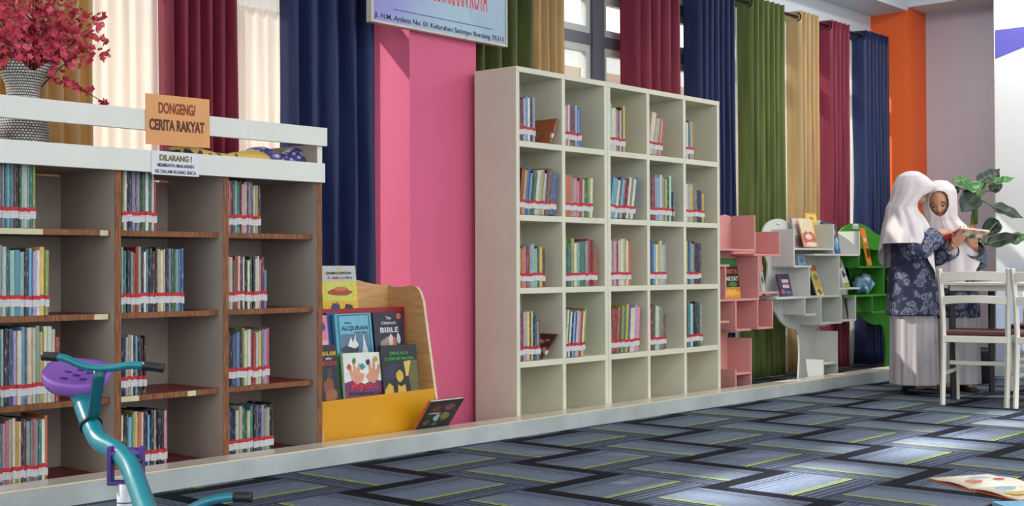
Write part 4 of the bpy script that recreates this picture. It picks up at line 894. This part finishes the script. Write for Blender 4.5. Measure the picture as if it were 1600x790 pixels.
def leaf(base, tip, wid, mt, root, face=(-.2, -.9, .5), droop=.25, rootd=0):
    p, q = lp(*base), lp(*tip); d = q-p; L = d.length; dn = d.normalized()
    nf = -_F*.75+Vector((0, 0, .5)) if face is None else (_R*face[0] + _F*face[1] + Vector((0, 0, 1))*face[2]); sd = dn.cross(nf).normalized(); up = sd.cross(dn).normalized()
    rows = []; n = 12
    for i in range(n+1):
        t = i/n; w = wid*L*(math.sin(PI*min(1, t**.75*1.0))**.8 if 0 < t < 1 else 0)
        if 0 < t < .5: w *= 1+.18*(1-t*2)
        c = p+d*t - up*droop*L*(t*t-t)*-.6
        rows.append([tuple(c+sd*w*s+up*(abs(s)**1.5*w*.35 + .006*math.sin(14*t+s))) for s in (-1, -.66, -.33, 0, .33, .66, 1)])
    st = MB(); r0 = lp(*root); mid = (r0+p)*.5+Vector((0, 0, .05))
    path = [r0*(1-t)*(1-t)+mid*2*t*(1-t)+p*t*t for t in [k/8 for k in range(9)]]
    m = MB(); m.grid(rows); o = m.build('leaf', LEAFS[mt], pl, solid=.003)
    m = MB(); m.tube(path+[p+d*.3, p+d*.6], [.009-.0004*k for k in range(9)]+[.004, .002], 8); m.build('leaf_stalk', STEM, o)
RT = (1526, 318, -.03)
leaf((1512, 286, -.05), (1488, 280, 0), .42, 0, RT, (.1, -.8, .6))
leaf((1517, 282, -.06), (1519, 302, -.14), .55, 0, RT, (0, -.9, .4))
leaf((1528, 285, .02), (1562, 264, .05), .28, 1, RT, (-.3, -.8, .5))
leaf((1550, 285, -.05), (1585, 278, -.1), .24, 0, RT, (0, -.7, .7))
leaf((1524, 302, -.08), (1501, 330, -.16), .38, 1, RT, (.1, -.9, .3))
leaf((1549, 321, -.1), (1599, 341, -.2), .24, 1, RT, (.2, -.8, .6))
leaf((1561, 345, 0), (1534, 367, -.02), .36, 1, (1530, 388, -.05), (0, -.9, .4))
leaf((1542, 381, -.08), (1594, 367, -.12), .24, 1, (1530, 388, -.05), (0, -.8, .6))
leaf((1500, 294, .1), (1484, 302, .12), .34, 1, RT, (.1, -.8, .5))
leaf((1546, 298, .05), (1566, 288, .08), .34, 1, RT, (0, -.8, .5))
leaf((1553, 268, .12), (1557, 284, .14), .42, 1, RT, (0, -.9, .3))
leaf((1574, 378, .06), (1604, 366, .08), .3, 2, (1530, 388, -.05), (0, -.8, .6))

# ------------------------------------------------------------------ vinyl backdrop on the white wall
g = N('backdrop_print'); tc = g.n('ShaderNodeTexCoord'); sp = g.n('ShaderNodeSeparateXYZ'); g.l(tc.outputs['Object'], sp.inputs[0])
zz = g.math('SUBTRACT', sp.outputs[2], g.math('MULTIPLY', g.math('SUBTRACT', 0.0, sp.outputs[1]), .30)); mk = g.math('GREATER_THAN', zz, 2.39)
mk2 = g.n('ShaderNodeMapRange'); g.l(sp.outputs[2], mk2.inputs[0]); mk2.inputs[1].default_value = .95; mk2.inputs[2].default_value = .5
c = g.mix(mk2.outputs[0], s2l((216, 218, 220)), s2l((150, 164, 196))); c = g.mix(mk, c, s2l((94, 92, 180))); g.l(c, g.p.inputs['Base Color']); g.p.inputs['Roughness'].default_value = .35
bd = thing('vinyl_backdrop', 'white vinyl wall backdrop with violet blue corner beside the plant', 'backdrop', (9.78, 3.69, 0))
MB().box(-.006, -.001, -3.0, 0, .1, 2.61).build('sheet', g.m, bd)
text('lettering', 'M', .10, INK, bd, (-.007, -.36, 1.0), bold=.004, rot=(PI/2, 0, -PI/2))

# ------------------------------------------------------------------ people
SKIN = mat('warm_brown_skin', (182, 130, 102), .55, .05, 30); 
SKIN.node_tree.nodes['Principled BSDF'].inputs['Subsurface Weight'].default_value = .08
VEIL = cloth('white_veil_cloth', (222, 214, 216), .12, .8, (214, 204, 208), 700); SKIRT = cloth('pale_skirt_cloth', (206, 198, 200), .1, .8, (190, 182, 186), 700)
g = N('navy_batik_cloth'); tc = g.n('ShaderNodeTexCoord'); nz = g.n('ShaderNodeTexNoise'); nz.inputs['Scale'].default_value = 30; ad = g.n('ShaderNodeVectorMath', operation='ADD')
sc_ = g.n('ShaderNodeVectorMath', operation='SCALE'); sc_.inputs['Scale'].default_value = .06; g.l(tc.outputs['Object'], nz.inputs[0]); g.l(nz.outputs['Color'], sc_.inputs[0]); g.l(tc.outputs['Object'], ad.inputs[0]); g.l(sc_.outputs[0], ad.inputs[1])
vo = g.n('ShaderNodeTexVoronoi'); vo.inputs['Scale'].default_value = 17; g.l(ad.outputs[0], vo.inputs[0]); rp = g.n('ShaderNodeValToRGB'); e = rp.color_ramp.elements
e[0].position = 0; e[0].color = s2l((34, 42, 72)); e[1].position = .16; e[1].color = s2l((96, 102, 124))
for p_, c_ in ((.26, (48, 58, 96)), (.40, (128, 130, 140)), (.52, (42, 50, 84)), (.75, (30, 36, 62))): q = e.new(p_); q.color = s2l(c_)
g.l(vo.outputs[0], rp.inputs[0]); g.l(rp.outputs[0], g.p.inputs['Base Color']); g.p.inputs['Roughness'].default_value = .8; BATIK = g.m
SHOE = mat('dark_shoe', (34, 30, 34), .5, .1, 20); EYEW = mat('eye_white', (224, 220, 214), .3, 0, 5); EYEB = mat('dark_iris', (30, 20, 16), .25, 0, 5); BROW = mat('dark_brow', (44, 30, 26), .8, 0, 5); LIP = mat('rose_lip', (176, 84, 80), .45, .05, 20); TEETH = mat('teeth', (226, 220, 210), .4, 0, 5)

def head_mesh(m, Mh):
    """head built around the origin (chin near z=-.105, crown z=.115), face towards +x"""
    seg, rings = 48, 36; vv = []
    def pt(th, ph):
        x, y, z = math.sin(th)*math.cos(ph), math.sin(th)*math.sin(ph), math.cos(th)
        X_, Y_, Z_ = x*.094, y*.074, z*.112
        if Z_ < 0:
            k = (-Z_/.112); Y_ *= 1-.34*k**1.5; X_ *= (1-.10*k) if x > 0 else (1-.45*k)
            if x > 0: X_ += .012*k*x
        fr = max(0, x)
        def gs(yc, zc, sy, sz): return math.exp(-((Y_-yc)/sy)**2-((Z_-zc)/sz)**2)*fr
        X_ += .017*gs(0, -.030, .011, .016) + .009*gs(0, -.010, .008, .022)       # nose
        X_ -= .011*(gs(.030, .004, .017, .011)+gs(-.030, .004, .017, .011))          # sockets
        X_ += .005*(gs(.03, .024, .02, .008)+gs(-.03, .024, .02, .008))              # brow ridge
        X_ += .007*(gs(.034, -.028, .018, .018)+gs(-.034, -.028, .018, .018))        # cheeks
        X_ += .006*gs(0, -.060, .022, .010) + .006*gs(0, -.092, .016, .012)          # lips, chin
        return Mh @ Vector((X_, Y_, Z_))
    for i in range(1, rings): vv.append([m.b.verts.new(pt(PI*i/rings, 2*PI*k/seg)) for k in range(seg)])
    t, b = m.b.verts.new(pt(0, 0)), m.b.verts.new(pt(PI, 0))
    for k in range(seg):
        m.b.faces.new((t, vv[0][k], vv[0][(k+1) % seg])); m.b.faces.new((b, vv[-1][(k+1) % seg], vv[-1][k]))
        for i in range(rings-2): m.b.faces.new((vv[i][k], vv[i+1][k], vv[i+1][(k+1) % seg], vv[i][(k+1) % seg]))
    for s in (-1, 1):   # ears
        m.ball(Mh @ Vector((-.004, s*.073, -.006)), (.016, .008, .028), 12, 8)
def face_parts(root, Mh, smile=True):
    for s in (-1, 1):
        o = MB(); o.ball(Mh @ Vector((.0790, s*.029, .001)), (.0105, .0105, .0085), 14, 10); e_ = o.build('eye', EYEW, root)
        o = MB(); o.ball(Mh @ Vector((.0850, s*.0285, -.002)), .0064, 12, 8); o.build('iris', EYEB, e_)
        o = MB(); pts = [Mh @ Vector((.0895-.02*abs(u-.1)**2*1.2, s*(.029+.017*u), .0062-.005*u*u)) for u in (-1, -.5, 0, .5, 1)]; o.tube(pts, [.001, .003, .0036, .003, .001], 6); o.build('eyelashes', BROW, root)
        o = MB(); pts = [Mh @ Vector((.0925-.012*abs(u), s*(.030+.020*u), .027-.005*u*u)) for u in (-1, -.5, 0, .5, 1)]; o.tube(pts, [.0014, .003, .0034, .0028, .001], 6); o.build('eyebrow', BROW, root)
    w = .024
    for dz, r, nm in ((.0035, .0034, 'upper_lip'), (-.004, .0042, 'lower_lip')):
        o = MB(); pts = [Mh @ Vector((.1015-.012*abs(u)**2, w*u, -.061+dz+.007*u*u)) for u in (-1, -.6, -.2, .2, .6, 1)]; o.tube(pts, [.0008, r, r*1.1, r*1.1, r, .0008], 8); o.build(nm, LIP, root)
    if smile:
        o = MB(); pts = [Mh @ Vector((.1005-.011*abs(u)**2, w*.8*u, -.0605+.006*u*u)) for u in (-1, -.5, 0, .5, 1)]; o.tube(pts, [.0006, .002, .0026, .002, .0006], 6); o.build('teeth', TEETH, root)
def hand(m, wrist, dirv, palmn, thumb, curl, spread=.24, L=.15):
    """wrist point, direction along the hand, palm normal, thumb side vector; curl = bend per joint towards the palm"""
    d = dirv.normalized(); n = (palmn - d*palmn.dot(d)).normalized(); s = d.cross(n); s = s if s.dot(thumb) > 0 else -s
    pl_ = L*.5
    for k in range(12):
        f = k/11; w = .019+.008*math.sin(PI*min(1, f*.9))
        for q in range(-5, 6): m.ball(wrist+d*(pl_*f)+s*w*q*.2+n*.002, .0118-.0004*abs(q), 8, 6)
    for i, (off, ln, r) in enumerate(((.028, .060, .0066), (.0095, .068, .0069), (-.009, .063, .0066), (-.0265, .048, .0058))):
        b = wrist+d*pl_*.96+s*off; dd = (d+s*off*spread*8).normalized(); pth = [b-dd*.012, b]; ang = curl*.55
        for seg_ in (.44, .32, .24):
            v = dd*math.cos(ang)+n*math.sin(ang); pth.append(pth[-1]+v*ln*seg_); ang += curl
        m.tube(pth, [r*1.05, r*1.05, r, r*.92, r*.75], 10); m.ball(pth[-1], r*.76, 8, 6); m.ball(pth[2], r*1.04, 8, 6)
    b = wrist+d*pl_*.28+s*.022; v1 = (d*.75+s*.75+n*.25).normalized(); v2 = (d*.95+s*.25+n*.45).normalized()
    pth = [b-v1*.012, b+v1*.012, b+v1*.034, b+v1*.034+v2*.026]; m.tube(pth, [.0105, .0105, .0088, .0068], 10); m.ball(pth[-1], .0069, 8, 6)
def body(root, Mh, neck, sh, hips, arms, feet, hands):
    m = MB(); head_mesh(m, Mh)
    hc = Mh @ Vector((-.015, 0, -.05))
    m.tube([hc, (hc+neck)*.5, neck, neck-Vector((0, 0, .05))], [.045, .04, .042, .06], 16)
    ch = (sh[0]+sh[1])*.5; hp = hips
    m.tube([ch+Vector((0, 0, .02)), ch-Vector((0, 0, .08)), (ch+hp)*.5, hp+Vector((0, 0, .04)), hp-Vector((0, 0, .05))], [.06, .098, .09, .105, .10], 20)
    m.tube([sh[0], ch, sh[1]], [.042, .055, .042], 14)
    for (s_, e_, w_) in arms:
        m.tube([s_, s_*.5+e_*.5, e_, e_*.5+w_*.5, w_], [.042, .036, .031, .028, .021], 12); m.ball(s_, .043, 12, 8); m.ball(e_, .031, 12, 8)
    for s_, (ft, fd) in zip((-1, 1), feet):
        h0 = hp+Vector((0, 0, -.03))+(ft-hp).xy.to_3d()*.5; kn = (h0+ft)*.5; kn.z = ft.z+.36
        an = ft+Vector((0, 0, .06))
        m.tube([h0, (h0+kn)*.5, kn, (kn+an)*.5+Vector((0, 0, .05)), an], [.075, .066, .05, .047, .03], 14)
        m.tube([an+Vector((0, 0, -.025)), ft+fd*.06+Vector((0, 0, .03)), ft+fd*.13+Vector((0, 0, .018))], [.032, .03, .02], 12)
    for hnd in hands: hand(m, *hnd)
    bmesh.ops.recalc_face_normals(m.b, faces=m.b.faces)
    o = m.build('body', SKIN, root)
    r = o.modifiers.new('fuse', 'REMESH'); r.mode = 'VOXEL'; r.voxel_size = .0026; r.use_smooth_shade = True
    s = o.modifiers.new('soften', 'SMOOTH'); s.factor = .5; s.iterations = 4
    return o
def shoes(root, feet):
    for ft, fd in feet:
        m = MB(); sd = Vector((-fd.y, fd.x, 0)); rows = []
        for i in range(11):
            t = i/10; w = (.038-.008*math.cos(t*PI))*(1 if .05 < t < .97 else .6)*(1-.35*max(0, t-.7)/.3); h = .055-.03*t
            c = ft+fd*(-.06+.235*t)
            rows.append([tuple(c+sd*w*x+Vector((0, 0, z*h+.001))) for x, z in ((-1, 0), (-1.05, .4), (-.7, .95), (0, 1.1), (.7, .95), (1.05, .4), (1, 0))])
        m.grid(rows, True); bmesh.ops.holes_fill(m.b, edges=[e for e in m.b.edges if e.is_boundary], sides=0); m.build('shoe', SHOE, root)
def loft(name, m_, root, rings, n=72, fold=0, nf=9, ph=0, hem=None, solid=.004, yaw=0, fexp=1.0, close=True):
    """rings: (z, cx, cy, rx, ry[, open]) from top to bottom; ring angle measured from yaw; open = half angle of the face opening"""
    R_ = []; N_ = len(rings)
    # resample smoothly
    S = []
    for i in range(N_-1):
        for k in range(4): t = k/4; S.append([a*(1-t)+b*t for a, b in zip(rings[i], rings[i+1])])
    S.append(list(rings[-1])); T = len(S)-1; zt = S[0][0]
    for i, rg in enumerate(S):
        z, cx, cy, rx, ry = rg[:5]; op = rg[5] if len(rg) > 5 else 0; t = i/T; row = []
        for k in range(n+1):
            a = op+(2*PI-2*op)*k/n; f = 1+fold*(t**fexp)*(math.sin(nf*a+ph)+.5*math.sin((nf*1.7)*a+2*ph+3*t))
            x, y = rx*math.cos(a)*f, ry*math.sin(a)*f; zz = z
            if hem: zz = zt+(z-zt)*(1+hem(a)*max(0, ((zt-z)/(zt-S[-1][0])-.76)/.24))
            row.append((cx+x*math.cos(yaw)-y*math.sin(yaw), cy+x*math.sin(yaw)+y*math.cos(yaw), zz))
        R_.append(row)
    m = MB(); m.grid(R_); bmesh.ops.remove_doubles(m.b, verts=m.b.verts, dist=.0005)
    o = m.build(name, m_, root, solid=solid, recalc=False)
    s = o.modifiers.new('smooth', 'SUBSURF'); s.levels = 1; s.render_levels = 1
    return o
def V(*a): return Vector(a)

# --- taller girl, seen from her right side, turning the page
gA = thing('person', 'girl in long white veil, navy batik blouse and pale skirt reaching to book', 'person', (8.05, 3.56, 0), -YAW)
yA = .02     # faces right
yh = -.22
MhA = Matrix.Translation((-.036, .0, 1.312)) @ Matrix.Rotation(yh, 4, 'Z') @ Matrix.Rotation(.45, 4, 'Y')
fA = V(math.cos(yA), math.sin(yA), 0); sA = V(-fA.y, fA.x, 0)
shA = (V(-.05, 0, 1.055)-sA*.12, V(-.05, 0, 1.055)+sA*.12)
elR, wrR = V(-.055, -.19, .925), V(.085, -.135, 1.035)
elL, wrL = V(.06, .19, .95), V(.18, .10, 1.01)
feetA = [(V(-.03, -.05, 0), (fA*.9-sA*.35).normalized()), (V(-.02, .07, 0), fA)]
body(gA, MhA, V(-.035, .005, 1.17), shA, V(-.03, 0, .74), [(shA[0], elR, wrR), (shA[1], elL, wrL)], feetA,
     [(wrR, V(.9, .25, .12), V(.1, .5, -.85), V(.3, .9, .1), .45), (wrL, V(.9, -.3, .1), V(0, -.2, .9), V(.2, -.9, .1), .35)])
face_parts(gA, MhA, False); shoes(gA, feetA)
loft('skirt', SKIRT, gA, [(.80, -.03, 0, .115, .13), (.70, -.03, 0, .135, .155), (.55, -.03, 0, .14, .165), (.3, -.028, 0, .142, .175), (.05, -.026, 0, .145, .18)], 96, .05, 13, .4, yaw=yA, fexp=.7)
loft('blouse', BATIK, gA, [(1.12, -.04, 0, .06, .12), (1.08, -.04, 0, .095, .16), (.98, -.035, 0, .12, .15), (.85, -.03, 0, .135, .15), (.70, -.03, 0, .155, .17), (.50, -.03, 0, .168, .19)], 72, .03, 8, .9, yaw=yA)
def sleeve(root, s_, e_, w_, r0, r1, r2):
    p = spline([s_, s_*.5+e_*.5+V(0, 0, .0), e_, e_*.45+w_*.55, w_*.96+e_*.04], 5); n = len(p); rr = []
    for i in range(n):
        t = i/(n-1); rr.append((r0*(1-t*2)+r1*t*2) if t < .5 else (r1*(2-2*t)+r2*(2*t-1)))
    m = MB(); m.tube([q-V(0, 0, .0+.02*(i/(n-1))) for i, q in enumerate(p)], [r*(1+.06*math.sin(i*2.1)) for i, r in enumerate(rr)], 22, cap=False)
    return m.build('sleeve', BATIK, root, solid=.004, recalc=False)
sleeve(gA, shA[0], elR, wrR, .045, .066, .066); sleeve(gA, shA[1], elL, wrL, .045, .06, .058)
c0 = 0
loft('veil', VEIL, gA, [(1.438, -.03, .0, .004, .004, 0), (1.432, -.03, .0, .045, .04, 0), (1.405, -.03, .0, .088, .076, .0), (1.362, -.018, .0, .122, .095, .05), (1.335, -.012, .0, .140, .100, .22), (1.305, -.025, .0, .130, .102, .62), (1.272, -.048, .0, .112, .102, .92), (1.238, -.066, .0, .108, .102, 1.02), (1.20, -.095, 0, .098, .102, .62), (1.175, -.092, 0, .104, .112, .12), (1.145, -.08, 0, .118, .135, .0),
      (1.09, -.07, 0, .142, .18, .0), (1.02, -.066, -.005, .162, .212, .0), (.965, -.064, -.01, .176, .226, 0)], 112, .05, 9, 1.2, hem=lambda a: .75*max(0, math.cos(a))**2 + .35*max(0, math.cos(a-2.2))**3, yaw=yA-.1, fexp=1.15)
# --- smaller girl behind, facing us and holding the book
gB = thing('person', 'smiling girl in white veil holding the open book, facing the camera', 'person', (8.33, 3.44, 0), -YAW)
yB = -PI/2-.38
MhB = Matrix.Translation((-.102, -.045, 1.238)) @ Matrix.Rotation(-.13, 4, 'Y') @ Matrix.Rotation(yB, 4, 'Z') @ Matrix.Rotation(.30, 4, 'Y')
fB = V(math.cos(yB), math.sin(yB), 0); sB = V(-fB.y, fB.x, 0)
shB = (V(-.01, .02, 1.01)-sB*.115, V(-.01, .02, 1.01)+sB*.115)   # [0]: her right (screen left), [1]: her left
eR, wR = V(-.15, -.06, .88), V(-.055, -.20, .955)
eL, wL = V(.165, -.02, .865), V(.085, -.17, .955)
feetB = [(V(-.05, -.02, 0), V(-.2, -1, 0).normalized()), (V(.06, -.02, 0), V(.1, -1, 0).normalized())]
body(gB, MhB, V(-.06, .0, 1.10), shB, V(.01, .02, .70), [(shB[0], eR, wR), (shB[1], eL, wL)], feetB,
     [(wR, V(.45, -.35, .75), V(.3, .6, .5), V(-.6, .2, .5), .4), (wL, V(-.35, -.3, .75), V(-.2, .6, .5), V(.6, .2, .5), .5)])
face_parts(gB, MhB, True); shoes(gB, feetB)
loft('skirt', SKIRT, gB, [(.76, .01, .02, .115, .13), (.65, .01, .02, .13, .15), (.5, .01, .02, .135, .155), (.28, .01, .02, .138, .16), (.04, .01, .02, .14, .165)], 96, .05, 13, .4, yaw=yB, fexp=.7)
loft('blouse', BATIK, gB, [(1.05, -.01, .02, .06, .12), (1.0, -.01, .02, .09, .15), (.92, 0, .02, .11, .14), (.8, .01, .02, .125, .145), (.66, .01, .02, .14, .155), (.48, .01, .02, .145, .165)], 72, .03, 8, .9, yaw=yB)
sleeve(gB, shB[0], eR, wR, .052, .06, .058); sleeve(gB, shB[1], eL, wL, .052, .062, .06)
loft('veil', VEIL, gB, [(1.386, -.082, -.01, .004, .004, 0), (1.380, -.082, -.01, .05, .045, 0), (1.352, -.084, -.015, .086, .082, .0), (1.318, -.088, -.028, .108, .100, 0), (1.308, -.089, -.030, .110, .102, 0), (1.306, -.089, -.030, .111, .102, .22), (1.298, -.09, -.031, .112, .103, .40), (1.280, -.09, -.033, .112, .104, .54), (1.25, -.092, -.038, .112, .104, .62), (1.21, -.092, -.042, .110, .104, .62), (1.175, -.09, -.042, .104, .102, .46), (1.152, -.087, -.040, .100, .100, .24), (1.14, -.085, -.038, .100, .102, .0), (1.115, -.075, -.025, .106, .114, 0), (1.07, -.055, -.012, .125, .145, .0),
      (1.01, -.03, .0, .145, .18, 0), (.93, -.012, .0, .155, .20, 0), (.88, -.008, .0, .16, .205, 0)], 112, .05, 9, .3, hem=lambda a: .42*max(0, math.cos(a))**2, yaw=yB, fexp=1.15)
# --- the book they read
BKM = [mat('story_cover', (170, 70, 74), .4, .3, 26, c2=(200, 196, 186)), mat('book_red_edge', (176, 40, 48), .5, .05, 20)]
bo = thing('story_book', 'open colourful hardback held between the two girls', 'book', (8.33, 3.44, 0), -YAW)
def board(name, P, mt, th):      # P: four corners, thickness along +normal
    n = (P[1]-P[0]).cross(P[3]-P[0]).normalized(); m = MB()
    a = [m.b.verts.new(p) for p in P]; b = [m.b.verts.new(p+n*th) for p in P]
    m.b.faces.new(a); m.b.faces.new(b[::-1])
    for i in range(4): m.b.faces.new((a[i], a[(i+1) % 4], b[(i+1) % 4], b[i]))
    return m.build(name, mt, bo)
sN, sF = V(-.045, -.30, 1.055), V(-.068, -.17, .985)      # spine near/far ends
rN, rF = V(.155, -.265, 1.035), V(.105, -.13, .965)
lN, lF = V(-.19, -.20, .972), V(-.175, -.10, .955)
board('cover', [sN, rN, rF, sF], BKM[0], .004); board('page_block', [sN+V(.002, 0, .005), rN+V(-.004, 0, .005), rF+V(-.004, 0, .005), sF+V(.002, 0, .005)], PAGES, .009)
board('cover', [lN, sN, sF, lF], BKM[1], .004); board('page_block', [lN+V(.004, 0, .005), sN+V(-.002, 0, .005), sF+V(-.002, 0, .005), lF+V(.004, 0, .005)], PAGES, .009)
for i, (u, v, c, r) in enumerate(((.3, .4, (214, 212, 200), .03), (.55, .5, (70, 110, 80), .028), (.75, .4, (220, 210, 200), .026), (.45, .75, (190, 50, 60), .02), (.85, .7, (60, 70, 60), .018))):
    c0 = sN+(rN-sN)*u+(sF-sN)*v; e1 = (rN-sN).normalized(); e2 = (sF-sN).normalized(); n = e1.cross(e2).normalized()
    m = MB(); m.b.faces.new([m.b.verts.new(c0-n*.0008*(1 if n.z > 0 else -1)+e1*r*math.cos(k*PI/5)*(1+.3*math.sin(k*2))+e2*r*math.sin(k*PI/5)) for k in range(10)]); m.build('cover_picture', cm(c), bo, solid=.0008)
